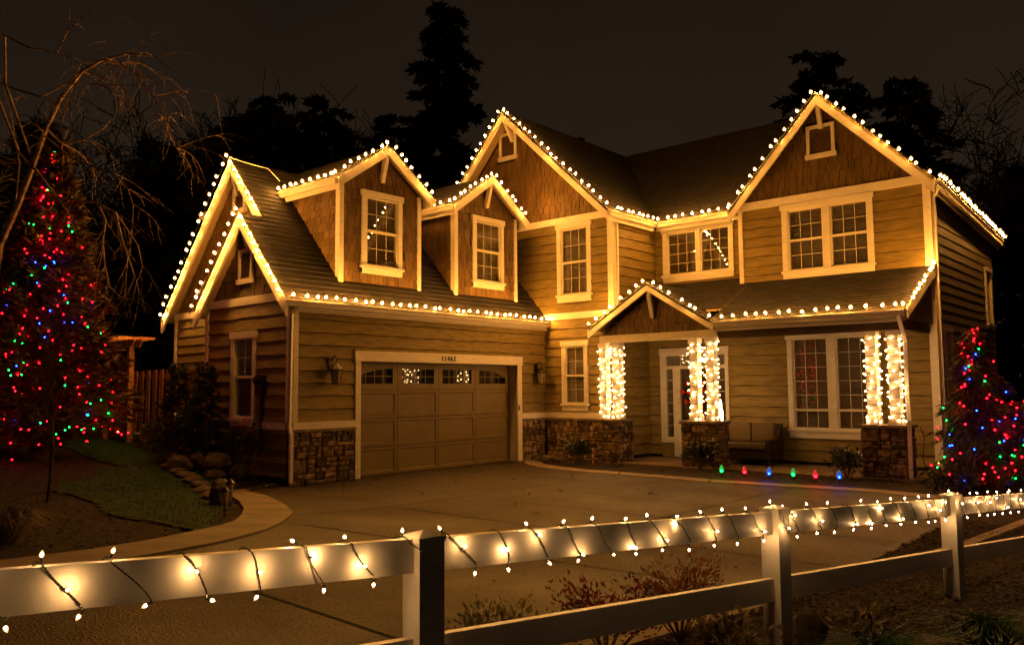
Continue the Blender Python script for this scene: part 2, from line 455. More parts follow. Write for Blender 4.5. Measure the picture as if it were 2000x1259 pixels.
# control joints
jn = [[(.05, .9), (10.4, 1.05)], [(.05, 4.05), (10.6, 3.75)], [(3.55, -2.2), (3.75, 5.3)], [(7.2, -7), (7.45, 5.3)], [(4.2, -2.8), (10.4, -2.3)], [(.15, -.75), (3.6, -.35)], [(6.9, -7.2), (6.92, -6.4)], [(5.6, -5.3), (10.3, -5.6)], [(3.75, 2.5), (10.5, 2.4)], [(3.6, -.6), (10.4, -.65)]]
for a, b in jn:
    m = MB(); n = 24
    d = Vector((b[0] - a[0], b[1] - a[1], 0)).normalized(); s = Vector((-d.y, d.x, 0)) * .014
    for k in range(n + 1):
        x = a[0] + (b[0] - a[0]) * k / n; y = a[1] + (b[1] - a[1]) * k / n
        m.v += [(x + s.x, y + s.y, T(x, y) + .005), (x - s.x, y - s.y, T(x, y) + .005)]
    for k in range(n): m.f.append((k * 2, k * 2 + 1, k * 2 + 3, k * 2 + 2))
    m.build("control_joint", 'joint', None, False, "structure")
def lawn_pred(x, y):
    if y > yb(x) - .04: return False
    if x > 4.22: return False
    yl = -2.0 if x < -2.5 else -2.6 - 1.35 * smooth((x + 2.5) / 2.5) - .06 * max(0, x)          # front edge of the grass
    hi = min(yb(x) - .05, -.45 - .09 * (x + 5) if x < -.5 else -.95 - .62 * (x + .5))
    return y > yl + .12 * math.sin(x * 2.1) and y < hi + .06 * math.sin(x * 3.7)
sheet("lawn", 'lawn', lawn_pred, -9, 4.2, -4.4, .6, .1, .012, TL)
# grass
m = MB(); rg = random.Random(5)
for k in range(42000):
    x = rg.uniform(-8.8, 4.1); y = rg.uniform(-4.3, .4)
    if not lawn_pred(x, y): continue
    z = TL(x, y); a = rg.uniform(0, 2 * PI); h = rg.uniform(.02, .05); w = .006
    dx, dy = math.cos(a) * w, math.sin(a) * w
    lx, ly = rg.gauss(0, .015), rg.gauss(0, .015)
    b = len(m.v); m.v += [(x - dx, y - dy, z), (x + dx, y + dy, z), (x + lx, y + ly, z + h)]; m.f.append((b, b + 1, b + 2))
o = m.build("grass", 'blade', None, False, "stuff"); tag(o, "short dark green grass of the lawn beside the path", "grass")
# mulch chips
def chips(label, n, area, seed, zf, size=(.02, .06), mat='mulch', name="mulch"):
    m = MB(); rg = random.Random(seed); k = 0; tries = 0
    while k < n and tries < n * 8:
        tries += 1
        x, y = area(rg)
        if x is None: continue
        z = zf(x, y) + rg.uniform(0, .02); a = rg.uniform(0, 2 * PI); l = rg.uniform(*size); w = l * rg.uniform(.25, .5)
        u = Vector((math.cos(a), math.sin(a), rg.uniform(-.4, .4))).normalized() * l / 2
        v = Vector((-math.sin(a), math.cos(a), rg.uniform(-.5, .5))).normalized() * w / 2
        c = Vector((x, y, z + .01)); nn = u.cross(v).normalized() * .004
        m.add([c - u - v, c + u - v, c + u + v, c - u + v, c - u * .8 + nn, c + u * .8 + nn],
              [(0, 1, 2, 3), (0, 1, 5, 4), (3, 2, 5, 4)]); k += 1
    o = m.build(name, mat, None, False, "stuff"); tag(o, label, name)
def ar_fence(rg):
    x = rg.uniform(10.5, 13.2); y = rg.uniform(-6.5, 3.2); return (x, y)
chips("brown bark mulch around the white rail fence", 20000, ar_fence, 1, T)
def ar_left(rg):
    x = rg.uniform(-6, 5); y = rg.uniform(-7.5, -2.6)
    if y > yb(x) - .1 or lawn_pred(x, y): return None, None
    return x, y
chips("bark mulch under the lit tree and beside the path", 7000, ar_left, 2, TL)
def ar_porch(rg):
    x = rg.uniform(.3, 9.8); y = rg.uniform(5.7, 7.3)
    if y < 5.9 and x > 1 or y < 7.1 - x * .9: return None, None
    return x, y
chips("bark mulch in the narrow bed in front of the porch", 2500, ar_porch, 3, lambda x, y: .03)
def ar_gar(rg):
    x = rg.uniform(-5, -.1); y = rg.uniform(-1.2, -.02)
    if lawn_pred(x, y): return None, None
    return x, y
chips("bark mulch in the bed against the garage gable wall", 1800, ar_gar, 4, TL)
def ar_leaf(rg):
    x = rg.uniform(.3, 6.5); y = rg.uniform(-.5, 5.6); return (x, y) if rg.random() < .25 + .7 * (y > 4.6 or x < 1.2) else (None, None)
chips("few fallen leaves scattered on the driveway near the garage", 70, ar_leaf, 8, T, (.05, .12), 'mulch', "fallen_leaves")

# ------------------------------------------------------------------ house
HOUSE = thing("house", "two-storey tan shingled house with gables, attached garage and stone base", "house", (0, 0, 0))
YM, YR, YW, XM, XRL, XRR = 7.644, 9.222, 9.62, 2.143, 4.728, 8.897

def clip(poly, a, b, c):
    """keep a*u+b*z<=c"""
    out = []
    for i in range(len(poly)):
        p, q = poly[i], poly[(i + 1) % len(poly)]
        dp, dq = a * p[0] + b * p[1] - c, a * q[0] + b * q[1] - c
        if dp <= 0: out.append(p)
        if (dp < 0 < dq) or (dq < 0 < dp):
            t = dp / (dp - dq); out.append((p[0] + (q[0] - p[0]) * t, p[1] + (q[1] - p[1]) * t))
    return out
def clip_convex(poly, outl):
    for i in range(len(outl)):
        p, q = outl[i], outl[(i + 1) % len(outl)]
        dx, dz = q[0] - p[0], q[1] - p[1]
        poly = clip(poly, dz, -dx, dz * p[0] - dx * p[1])
        if len(poly) < 3: return []
    return poly
def area(poly): return abs(sum(p[0] * q[1] - q[0] * p[1] for p, q in zip(poly, poly[1:] + poly[:1]))) / 2

def sheathing(fr, u0, u1, z0, z1, holes, gable=None, mat='sheath', d=-.03):
    us = sorted({u0, u1, *[min(u1, max(u0, h[i])) for h in holes for i in (0, 1)]})
    zs = sorted({z0, z1, *[min(z1, max(z0, h[i])) for h in holes for i in (2, 3)]})
    m = MB()
    for a, b in zip(us, us[1:]):
        for c, e in zip(zs, zs[1:]):
            cu, cz = (a + b) / 2, (c + e) / 2
            if any(h[0] < cu < h[1] and h[2] < cz < h[3] for h in holes): continue
            m.fbox(fr, a, b, c, e, d, 0)
    if gable: m.prism(fr, gable, d, 0)
    return m.build("wall", mat, HOUSE)

def siding(wall, fr, u0, u1, z0, z1, holes=(), row=.235, mat='siding', amp=.012, seed=0, thick=.046):
    rg = random.Random(seed * 77 + 5)
    n = max(1, round((z1 - z0) / row)); rh = (z1 - z0) / n
    for i in range(n):
        a, b = z0 + i * rh, z0 + (i + 1) * rh
        # pieces of this row
        cuts = sorted({u0, u1, *[min(u1, max(u0, h[k])) for h in holes for k in (0, 1)]})
        spans = []
        for s, e in zip(cuts, cuts[1:]):
            if e - s < .02: continue
            za, zb2 = a, b; ok = True; c = (s + e) / 2
            for h in holes:
                if h[0] < c < h[1] and h[2] < b and h[3] > a:
                    if h[2] <= a + .02 and h[3] >= b - .02: ok = False
                    elif h[2] > a: zb2 = min(zb2, h[2])
                    else: za = max(za, h[3])
            if ok and zb2 - za > .03: spans.append([s, e, za, zb2])
        mg = []
        for s in spans:
            if mg and abs(mg[-1][1] - s[0]) < 1e-6 and mg[-1][2] == s[2] and mg[-1][3] == s[3]: mg[-1][1] = s[1]
            else: mg.append(s)
        ph = [rg.uniform(0, 6.28) for _ in range(4)]
        bumps = [(rg.uniform(u0, u1), rg.uniform(.12, .35), rg.choice((-1, 1)) * rg.uniform(.3, 1)) for _ in range(max(1, int((u1 - u0) * .8)))]
        def wav(u):
            w = .35 * math.sin(u * 1.7 + ph[0]) + .3 * math.sin(u * 3.9 + ph[1]) + .18 * math.sin(u * 9 + ph[2])
            for c, wd, s in bumps: w += 1.3 * s * math.exp(-((u - c) / wd) ** 2)
            return w * amp
        def ewav(u): return .010 + .004 * math.sin(u * 5.3 + ph[3]) + .003 * math.sin(u * 13 + ph[1])
        for s, e, za, zb2 in mg:
            parts = [(s, e)]
            if e - s > 4.2:
                c = rg.uniform(s + 1.2, e - 1.2); parts = [(s, c - .003), (c + .003, e)]
            for p, q in parts:
                m = MB(); ns = max(1, int((q - p) / .11)) if amp > .004 else 1
                for k in range(ns + 1):
                    u = p + (q - p) * k / ns
                    zb3 = za - .012 + (wav(u) if za == a and i > 0 else 0)
                    zt2 = zb2 + .02 if zb2 == b else zb2; eh = ewav(u)
                    m.v += [fr(u, zb3 + .004, .010), fr(u, zb3, thick - .006), fr(u, zb3 + eh, thick), fr(u, zt2, .006), fr(u, zt2, .001)]
                for k in range(ns):
                    for c in range(4): m.f.append((k * 5 + c, (k + 1) * 5 + c, (k + 1) * 5 + c + 1, k * 5 + c + 1))
                m.f.append((0, 1, 2, 3, 4)); m.f.append(tuple(ns * 5 + c for c in (4, 3, 2, 1, 0)))
                EDG = [k * 4 for k in range(ns)] + [k * 4 + 1 for k in range(ns)]  # underside and lower lip faces that carry the painted shadow line
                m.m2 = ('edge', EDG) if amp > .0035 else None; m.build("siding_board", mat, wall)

SHN = [0]
def shingles(wall, fr, outl, holes=(), exp=.19, wav=.17, seed=0, indiv=True, mat='shake'):
    rg = random.Random(seed * 31 + 9)
    zs = [p[1] for p in outl]; us = [p[0] for p in outl]; z = min(zs); J = MB()
    while z < max(zs):
        u = min(us) - rg.uniform(0, wav)
        while u < max(us):
            w = rg.uniform(.6, 1.4) * wav
            jit = rg.choice((0, 0, 0, -.014))
            poly = clip_convex([(u + .0075, z + jit), (u + w - .0075, z + jit), (u + w - .0075, z + exp + .004), (u + .0075, z + exp + .004)], outl)
            u0_ = u; u += w
            if len(poly) < 3 or area(poly) < .0012: continue
            c = (sum(p[0] for p in poly) / len(poly), sum(p[1] for p in poly) / len(poly))
            if any(h[0] < c[0] < h[1] and h[2] < c[1] < h[3] for h in holes): continue
            t = rg.uniform(.026, .036)
            m = MB() if indiv and SHN[0] < 300 else J
            n = len(poly)
            def dd(zz): return t + (.006 - t) * max(0, min(1, (zz - z) / exp))
            m.add([fr(p[0], p[1], .001) for p in poly] + [fr(p[0], p[1], dd(p[1])) for p in poly],
                  [tuple(range(n, 2 * n))] + [(i, (i + 1) % n, (i + 1) % n + n, i + n) for i in range(n)])
            if m is not J:
                SHN[0] += 1; m.build("wall_shingle", mat, wall)
        z += exp
    if J.v: J.build("wall_shingle_field", mat, wall, False, "stuff")

STN = [0]
def stones(parent, fr, u0, u1, z0, z1, target=.028, seed=0, dmax=.05):
    rg = random.Random(seed * 13 + 3); cells = [(u0, u1, z0, z1)]; done = []
    while cells:
        a, b, c, d = cells.pop()
        w, h = b - a, d - c
        if w * h < target * rg.choice((.25, .5, .8, 1.4, 3.6)) and w < .6: done.append((a, b, c, d)); continue
        t = rg.uniform(.33, .67)
        if w / h > rg.uniform(1.3, 2.8): cells += [(a, a + w * t, c, d), (a + w * t, b, c, d)]
        else: cells += [(a, b, c, c + h * t), (a, b, c + h * t, d)]
    for a, b, c, d in done:
        w, h = b - a, d - c; g = .006; j = min(w, h) * .22
        pts = []
        for (cx, cz, sx, sz) in ((a + g, c + g, 1, 1), (b - g, c + g, -1, 1), (b - g, d - g, -1, -1), (a + g, d - g, 1, -1)):
            e1, e2 = rg.uniform(.05, 1) * j, rg.uniform(.05, 1) * j
            p = [(cx + sx * e1, cz + sz * rg.uniform(0, .12) * j), (cx + sx * rg.uniform(0, .12) * j, cz + sz * e2)]
            pts += p if (sx * sz < 0) else p[::-1]
        cu, cz = (a + b) / 2, (c + d) / 2
        D = rg.uniform(.018, dmax)
        n = 8; s = .84
        vs = [fr(p[0], p[1], 0) for p in pts] + [fr(p[0], p[1], D * .6) for p in pts]
        vs += [fr(cu + (p[0] - cu) * s, cz + (p[1] - cz) * s, D + rg.uniform(-.006, .008)) for p in pts]
        vs.append(fr(cu, cz, D + rg.uniform(0, .012)))
        fs = []
        for r in (0, n):
            for i in range(n): fs.append((r + i, r + (i + 1) % n, r + n + (i + 1) % n, r + n + i))
        for i in range(n): fs.append((2 * n + i, 2 * n + (i + 1) % n, 3 * n))
        m = MB(); m.add(vs, fs); m.build("stone", 'stone', parent); STN[0] += 1

def board(fr, u0, u1, z0, z1, d1=.064, name="trim_board", mat='trim', d0=.002):
    m = MB(); m.fbox(fr, u0, u1, z0, z1, d0, d1); return m.build(name, mat, HOUSE)

def window(fr, outer, units, za, zb_, rail=None, up=(3, 2), low=(3, 2), blind=True, head=.14, name="window", sill=True, room=False, glass='glass'):
    u0, u1, z0, z1 = outer
    W = empty(name, fr((u0 + u1) / 2, z0, 0), HOUSE)
    ga, gb = units[0][0], units[-1][1]
    m = MB(); m.fbox(fr, u0 + .02, ga, z0 + .02, z1 - head, .002, .062); m.fbox(fr, gb, u1 - .02, z0 + .02, z1 - head, .002, .062)
    m.fbox(fr, ga, gb, zb_, z1 - head, .002, .060)
    for a, b in zip(units, units[1:]): m.fbox(fr, a[1], b[0], za, zb_, .002, .059)
    m.build("casing", 'trim', W)
    m = MB(); m.fbox(fr, u0 - .01, u1 + .01, z1 - head, z1, .002, .082); m.build("head_board", 'trim', W)
    if sill:
        m = MB(); m.fbox(fr, u0 - .01, u1 + .01, za - .055, za, .002, .10); m.build("sill", 'trim', W)
        m = MB(); m.fbox(fr, u0 + .02, u1 - .02, z0, za - .055, .002, .058); m.build("apron", 'trim', W)
    for ua, ub in units:
        m = MB(); s = .035
        m.fbox(fr, ua, ua + s, za, zb_, -.05, .03); m.fbox(fr, ub - s, ub, za, zb_, -.05, .03)
        m.fbox(fr, ua + s, ub - s, za, za + s, -.05, .03); m.fbox(fr, ua + s, ub - s, zb_ - s, zb_, -.05, .03)
        if rail: m.fbox(fr, ua + s, ub - s, rail - .025, rail + .025, -.05, .034)
        m.build("sash", 'sash', W)
        for (c, r), (p, q) in ((up, (rail + .025 if rail else za + s, zb_ - s)), (low, (za + s, rail - .025 if rail else None))):
            if q is None: continue
            m = MB(); m.fbox(fr, ua + s, ub - s, p, q, -.012, -.006); m.build("pane", glass, W)
            for k in range(1, c):
                x = ua + s + (ub - ua - 2 * s) * k / c
                m = MB(); m.fbox(fr, x - .005, x + .005, p, q, -.004, .004); m.build("muntin", 'sash', W)
            for k in range(1, r):
                z = p + (q - p) * k / r
                m = MB(); m.fbox(fr, ua + s, ub - s, z - .005, z + .005, -.004, .0035); m.build("muntin", 'sash', W)
        if blind:
            m = MB(); z = za + .05
            while z < zb_ - .06:
                m.add([fr(ua + .01, z, -.05), fr(ub - .01, z, -.05), fr(ub - .01, z + .032, -.066), fr(ua + .01, z + .032, -.066)], [(0, 1, 2, 3)]); z += .05
            m.fbox(fr, ua + .01, ub - .01, zb_ - .06, zb_ - .01, -.11, -.06)
            m.build("blind", 'blind', W, False, "stuff")
    m = MB(); dd = -.5 if not room else -1.3
    e = .03 if not room else .4
    m.add([fr(ga - e, za - e, -.06), fr(gb + e, za - e, -.06), fr(gb + e, zb_ + e, -.06), fr(ga - e, zb_ + e, -.06),
           fr(ga - e, za - e, dd), fr(gb + e, za - e, dd), fr(gb + e, zb_ + e, dd), fr(ga - e, zb_ + e, dd)],
          [(4, 5, 6, 7), (0, 1, 5, 4), (1, 2, 6, 5), (2, 3, 7, 6), (3, 0, 4, 7)])
    m.build("room_recess", 'room', W)
    return W

def vent(fr, u0, u1, z0, z1):
    V = empty("gable_vent", fr((u0 + u1) / 2, z0, 0), HOUSE); w = .075
    m = MB(); m.fbox(fr, u0, u0 + w, z0 + .1, z1 - w, .002, .06); m.fbox(fr, u1 - w, u1, z0 + .1, z1 - w, .002, .06); m.fbox(fr, u0, u1, z1 - w, z1, .002, .061)
    m.build("casing", 'trim', V)
    m = MB(); m.fbox(fr, u0 - .03, u1 + .03, z0, z0 + .1, .002, .085); m.build("sill", 'trim', V)
    m = MB(); m.fbox(fr, u0 + w, u1 - w, z0 + .1, z1 - w, -.02, .006); m.build("backing", 'sheath', V)
    z = z0 + .115
    while z < z1 - w - .04:
        m = MB(); m.add([fr(u0 + w, z, .05), fr(u1 - w, z, .05), fr(u1 - w, z + .045, .012), fr(u0 + w, z + .045, .012), fr(u0 + w, z - .006, .046), fr(u1 - w, z - .006, .046)],
                        [(0, 1, 2, 3), (4, 5, 1, 0)]); m.build("louver", 'louver', V); z += .05

def roof(A, B, C, D, over=.05, name="roof", soff=True):
    """A,B eave ends; C above B, D above A. stepped shingle courses."""
    A, B, C, D = map(Vector, (A, B, C, D))
    L = ((D - A).length + (C - B).length) / 2; n = max(2, round(L / .145))
    nrm = (B - A).cross(D - A)
    if nrm.length < 1e-6: nrm = (B - A).cross(C - A)
    nrm.normalize()
    if nrm.z < 0: nrm = -nrm
    ax = (B - A).normalized()
    m = MB(); m.uv = []
    def put(p, v): m.v.append(tuple(p)); m.uv.append((p.dot(ax), v))
    for i in range(n):
        t0, t1 = i / n, (i + 1) / n
        a0, b0 = A.lerp(D, t0), B.lerp(C, t0); a1, b1 = A.lerp(D, t1), B.lerp(C, t1)
        k = len(m.v); v0, v1 = i * .145 + .008, (i + 1) * .145 - .004
        put(a0, v0); put(b0, v0); put(a0 + nrm * .02, v0); put(b0 + nrm * .02, v0); put(b1 + nrm * .004, v1); put(a1 + nrm * .004, v1)
        m.f += [(k, k + 1, k + 3, k + 2), (k + 2, k + 3, k + 4, k + 5)]
    o = m.build(name, 'roof', HOUSE)
    if soff:
        m = MB(); q = [p - nrm * .05 for p in (A, B, C, D)]; q2 = [p - nrm * .006 for p in (A, B, C, D)]
        m.add(q + q2, [(3, 2, 1, 0), (0, 1, 5, 4), (1, 2, 6, 5), (2, 3, 7, 6), (3, 0, 4, 7)])
        m.build("soffit", 'soffit', HOUSE)
    return o
def rakes(fr, L, PK, R_, w=.19, d0=-.02, d1=.03, name="rake_board"):
    for a in (L, R_):
        if a is None: continue
        dx, dz = PK[0] - a[0], PK[1] - a[1]; vert = w * math.hypot(dx, dz) / abs(dx)
        pl = [(a[0], a[1] - vert), (PK[0], PK[1] - vert), (PK[0], PK[1] + .005), (a[0], a[1] + .005)]
        if dx < 0: pl = [pl[1], pl[0], pl[3], pl[2]]
        m = MB(); m.prism(fr, pl, d0, d1); m.build(name, 'trim', HOUSE)
GUT = [(0, 0), (.02, -.13), (.09, -.13), (.10, -.06), (.13, -.03), (.13, 0)]
def gutter(p, q, out):
    m = MB(); m.extr(p, q, GUT, out); m.build("gutter", 'trim', HOUSE)
    m = MB(); m.extr(Vector(p) - Vector(out) * .03, Vector(q) - Vector(out) * .03, [(0, -.22), (.028, -.22), (.028, .0), (0, .0)], out); m.build("fascia", 'trim', HOUSE)
def bracket(fr, u, zp, ov):
    m = MB(); w = .05
    m.fbox(fr, u - w, u + w, zp - .20, zp - .08, .0, ov - .035)
    f2 = lambda a, b, c: fr(u + c, b, a)
    m.prism(f2, [(.01, zp - .75), (.07, zp - .75), (ov - .03, zp - .26), (ov - .03, zp - .2), (ov - .12, zp - .2), (.01, zp - .62)], -w * .9, w * .9)
    m.build("bracket", 'trim', HOUSE)
def downspout(pts):
    m = MB()
    for a, b in zip(pts, pts[1:]): m.beam(a, b, .07, .055)
    m.build("downspout", 'trim', HOUSE)

# ---- garage wing
def gz(x): return 3.6756 - 1.128 * x
fg = FX(0); ff = FY(0)
w = sheathing(fg, 0, YM, 0, 3.40, [(1.6, 6.48, -1, 2.366)])
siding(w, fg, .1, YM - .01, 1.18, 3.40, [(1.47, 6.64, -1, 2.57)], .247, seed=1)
for a, b in ((0.0, 1.47), (6.64, YM - .06)): board(fg, a, b, 1.045, 1.178, .070)
board(fg, .0, .1, 1.18, 3.38); board(ff, -.1, .055, 1.18, 3.5)
def stonewall(fr, a, b, seed, top=.99, bottom=0.):
    m = MB(); m.fbox(fr, a, b, bottom - .1, top, .002, .016); s = m.build("stone_base", 'mortar', HOUSE)
    stones(s, lambda u, z, d: fr(u, z, d + .016), a, b, bottom, top, .034, seed)
    m = MB(); m.fbox(fr, a - .0, b, top + .001, top + .053, .002, .10); m.build("stone_ledge", 'stonecap', HOUSE)
stonewall(fg, -.06, 1.46, 1); stonewall(fg, 6.65, YM - .07, 2)
# garage front gable
w = sheathing(ff, -3.13, 0, 0, 3.51, [(-2.0, -1.27, 1.25, 2.85)], [(-3.02, 3.51), (-.03, 3.51), (-1.49, 5.16)])
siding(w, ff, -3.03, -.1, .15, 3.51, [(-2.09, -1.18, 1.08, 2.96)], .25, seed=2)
board(ff, -3.13, -3.03, .3, 3.51); board(ff, -3.1, .02, 3.51, 3.67, .072)
board(ff, -1.1, -.1, 1.045, 1.178, .068)
shingles(w, ff, [(-2.98, 3.67), (-.06, 3.67), (-1.49, 5.2)], [(-1.88, -1.36, 3.95, 4.66)], seed=3, indiv=False)
vent(ff, -1.88, -1.36, 3.95, 4.66)
window(ff, (-2.11, -1.16, 1.08, 2.98), [(-1.98, -1.29)], 1.24, 2.85, 2.06, (2, 2), (1, 1))
m = MB(); m.fbox(ff, -1.06, -.80, 1.70, 2.08, .03, .13); m.lathe([(.085, 0), (.085, .070), (.06, .1)], ff(-.93, 1.98, .13), 12, (0, -1, 0)); m.fbox(ff, -.97, -.89, .6, 1.7, .03, .08)
m.build("electric_meter", 'metal', HOUSE)
# wider gable just behind
fl = FY(.45)
w = sheathing(fl, -5.4, -1.2, 0, 3.5, [], [(-5.4, 3.5), (-.2, 3.5), (-2.77, 6.55)])
siding(w, fl, -5.3, -3.14, .45, 3.45, [], .2, amp=.004, seed=4)
board(fl, -5.4, -5.3, .4, 3.45); board(fl, -5.4, -3.0, 3.45, 3.6, .070)
shingles(w, fl, [(-5.3, 3.6), (-.25, 3.6), (-2.77, 6.55)], [(-2.92, -2.42, 5.62, 6.2)], seed=5, indiv=False)
vent(fl, -2.92, -2.42, 5.62, 6.2)
# garage roofs
roof((.17, -.27, gz(.17)), (.17, YM - .01, gz(.17)), (-1.49, YM - .01, gz(-1.49)), (-1.49, -.27, gz(-1.49)))
roof((-1.49, .23, gz(-1.49)), (-1.49, YM - .01, gz(-1.49)), (-2.77, YM - .01, gz(-2.77)), (-2.77, .23, gz(-2.77)))
roof((-5.74, YM, gz(.2)), (-5.74, .23, gz(.2)), (-2.77, .23, gz(-2.77)), (-2.77, YM, gz(-2.77)))
roof((-3.25, .5, gz(.27)), (-3.25, -.27, gz(.27)), (-1.49, -.27, gz(-1.49)), (-1.49, .5, gz(-1.49)))
rakes(FY(-.26), (-3.25, gz(.27)), (-1.49, gz(-1.49)), (.2, gz(.2)))
rakes(FY(.25), (-5.74, gz(.2)), (-2.77, gz(-2.77)), (-1.47, gz(-1.47)))
gutter((.10, -.26, 3.49), (.10, YM - .01, 3.49), (1, 0, 0))
m = MB(); m.add([(.0, -.24, 3.30), (.14, -.24, 3.30), (.14, YM - .02, 3.30), (.0, YM - .02, 3.30)], [(0, 1, 2, 3)]); m.build("soffit", 'soffit', HOUSE)
bracket(ff, -1.49, gz(-1.49) - .02, .27); bracket(fl, -2.77, gz(-2.77) - .02, .22)
downspout([(.17, .02, 3.36), (.12, -.10, 3.24), (.10, -.11, 1.15), (.17, -.11, .95), (.17, -.11, .08)])
# dormers
def dormer(ya, yb_, yc, zp, seed, win):
    xf = -.31; fd = FX(xf); ze = zp - .93
    hw = (win[0] + .12, win[1] - .12, win[2] + .12, win[3] - .1)
    w = sheathing(fd, ya, yb_, 4.0, 6.1, [hw], [(ya, 6.1), (yb_, 6.1), (yc, zp - .15)])
    shingles(w, fd, [(ya + .08, 4.03), (yb_ - .08, 4.03), (yb_ - .08, 6.14), (yc, zp - .14), (ya + .08, 6.14)],
             [(win[0] + .02, win[1] - .02, win[2] + .03, win[3] - .03)], .2, .17, seed)
    fs = FY(ya)
    m = MB(); m.prism(fs, [(-2.15, 6.1), (xf, gz(xf) - .05), (xf, 6.1)], -.03, 0); ws = m.build("wall", 'sheath', HOUSE)
    shingles(ws, fs, [(-2.12, 6.07), (xf - .08, gz(xf - .08)), (xf - .08, 6.07)], [], .165, .17, seed + 1)
    m = MB(); m.prism(FY(yb_ + .03), [(-2.15, 6.1), (xf, gz(xf) - .05), (xf, 6.1)], 0, .03); m.build("wall", 'sheath', HOUSE)
    for a, b in ((ya - .03, ya + .08), (yb_ - .08, yb_ + .02)): board(fd, a, b, 3.98, 6.12, .05)
    board(fs, xf - .09, xf, 4.1, 6.12, .028)
    for s, y in ((-1, yc - 1.32), (1, yc + 1.32)):
        e = [(-2.6, y, ze), (-.06, y, ze), (-.06, yc, zp), (-2.95, yc, zp)]
        roof(*(e if s < 0 else [e[1], e[0], e[3], e[2]]))
        gutter((-2.2, y + .02 * -s, ze), (-.085, y + .02 * -s, ze), (0, s, 0))
    rakes(FX(-.07), (yc - 1.32, ze), (yc, zp), (yc + 1.32, ze), .17)
    bracket(fd, yc, zp - .03, .24)
    window(fd, win, [(win[0] + .14, win[1] - .13)], win[2] + .17, win[3] - .12, win[2] + .92, (3, 2), (3, 2), True, .12)
dormer(1.30, 3.52, 2.41, 7.03, 20, (1.84, 2.99, 4.24, 6.02))
dormer(4.64, 6.85, 5.74, 7.02, 30, (5.22, 6.37, 4.24, 6.0))
# dormer on the far slope, only its eave end shows past the wide gable
roof((-2.9, 1.09, 6.1), (-5.45, 1.09, 6.1), (-5.45, 2.41, 7.03), (-2.6, 2.41, 7.03)); roof((-5.45, 3.73, 6.1), (-2.9, 3.73, 6.1), (-2.6, 2.41, 7.03), (-5.45, 2.41, 7.03))
gutter((-5.45, 1.07, 6.1), (-3.3, 1.07, 6.1), (0, -1, 0))
m = MB(); m.box((-5.2, 1.3, 3.9), (-3, 3.52, 6.08)); m.build("wall", 'siding', HOUSE)

# garage door
GD = empty("garage_door", (-.2, 4.04, 0), HOUSE)
fdr = FX(-.25)
for a, b in ((1.47, 1.6), (6.48, 6.64)): board(fg, a, b, 0.01, 2.366, .062, "door_casing")
board(fg, 1.45, 6.66, 2.366, 2.576, .075, "door_casing")
m = MB(); m.fbox(fg, 1.585, 1.6, 0, 2.366, -.28, .0015); m.fbox(fg, 6.48, 6.495, 0, 2.366, -.28, .0015); m.fbox(fg, 1.585, 6.495, 2.366, 2.38, -.28, .0015); m.build("door_jamb", 'trim', GD)
wc = 4.88 / 4; hr = 2.366 / 4
m = MB()
for r in range(3):
    m.fbox(fdr, 1.6, 6.48, r * hr + .004, (r + 1) * hr - .004, -.04, 0)
m.build("door_slab", 'gdoor', GD)
for r in range(3):
    for c in range(4):
        a, b = 1.6 + c * wc + .075, 1.6 + (c + 1) * wc - .075; z0, z1 = r * hr + .075, (r + 1) * hr - .07
        m = MB(); t = .012
        o = [(a - .07, z0 - .066), (b + .07, z0 - .066), (b + .07, z1 + .062), (a - .07, z1 + .062)]; i = [(a, z0), (b, z0), (b, z1), (a, z1)]
        i2 = [(a + .018, z0 + .018), (b - .018, z0 + .018), (b - .018, z1 - .018), (a + .018, z1 - .018)]
        vs = [fdr(*p, .001) for p in o] + [fdr(*p, .022) for p in o] + [fdr(*p, .022) for p in i] + [fdr(*p, .004) for p in i2]
        fs = []
        for q in (0, 4, 8):
            for k in range(4): fs.append((q + k, q + (k + 1) % 4, q + 4 + (k + 1) % 4, q + 4 + k))
        fs.append((12, 13, 14, 15)); m.add(vs, fs); m.build("door_panel", 'gdoor', GD)
for c in range(4):
    a, b = 1.6 + c * wc + .003, 1.6 + (c + 1) * wc - .003; z0, z1 = 3 * hr + .004, 2.362
    ga, gb, g0, g1 = a + .13, b - .13, z0 + .13, z1 - .13
    n = 10
    def arch(u):
        t = (u - ga) / (gb - ga)
        if c == 0: return g1 - .17 * (1 - t) ** 2
        if c == 3: return g1 - .17 * t ** 2
        return g1
    top = [(ga + (gb - ga) * k / n, arch(ga + (gb - ga) * k / n)) for k in range(n + 1)]
    m = MB()
    m.fbox(fdr, a, ga, z0, z1, -.04, .022); m.fbox(fdr, gb, b, z0, z1, -.04, .022); m.fbox(fdr, ga, gb, z0, g0, -.04, .022)
    m.prism(fdr, top + [(gb, z1), (ga, z1)], -.04, .022); m.build("door_section", 'gdoor', GD)
    m = MB(); m.prism(fdr, [(ga, g0), (gb, g0)] + top[::-1], -.02, -.014); m.build("pane", 'glassd', GD)
    for k in (1, 2, 3):
        u = ga + (gb - ga) * k / 4
        m = MB(); m.fbox(fdr, u - .007, u + .007, g0, arch(u), -.012, -.002); m.build("muntin", 'gdoor', GD)
    m = MB(); m.fbox(fdr, ga, gb, (g0 + g1) / 2 - .007, (g0 + g1) / 2 + .007, -.0125, -.003); m.build("muntin", 'gdoor', GD)
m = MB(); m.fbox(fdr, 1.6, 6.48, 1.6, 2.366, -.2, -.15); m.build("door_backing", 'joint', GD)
m = MB(); m.fbox(fg, 6.5, 6.54, 1.25, 1.37, .063, .075); m.build("keypad", 'metal', HOUSE)
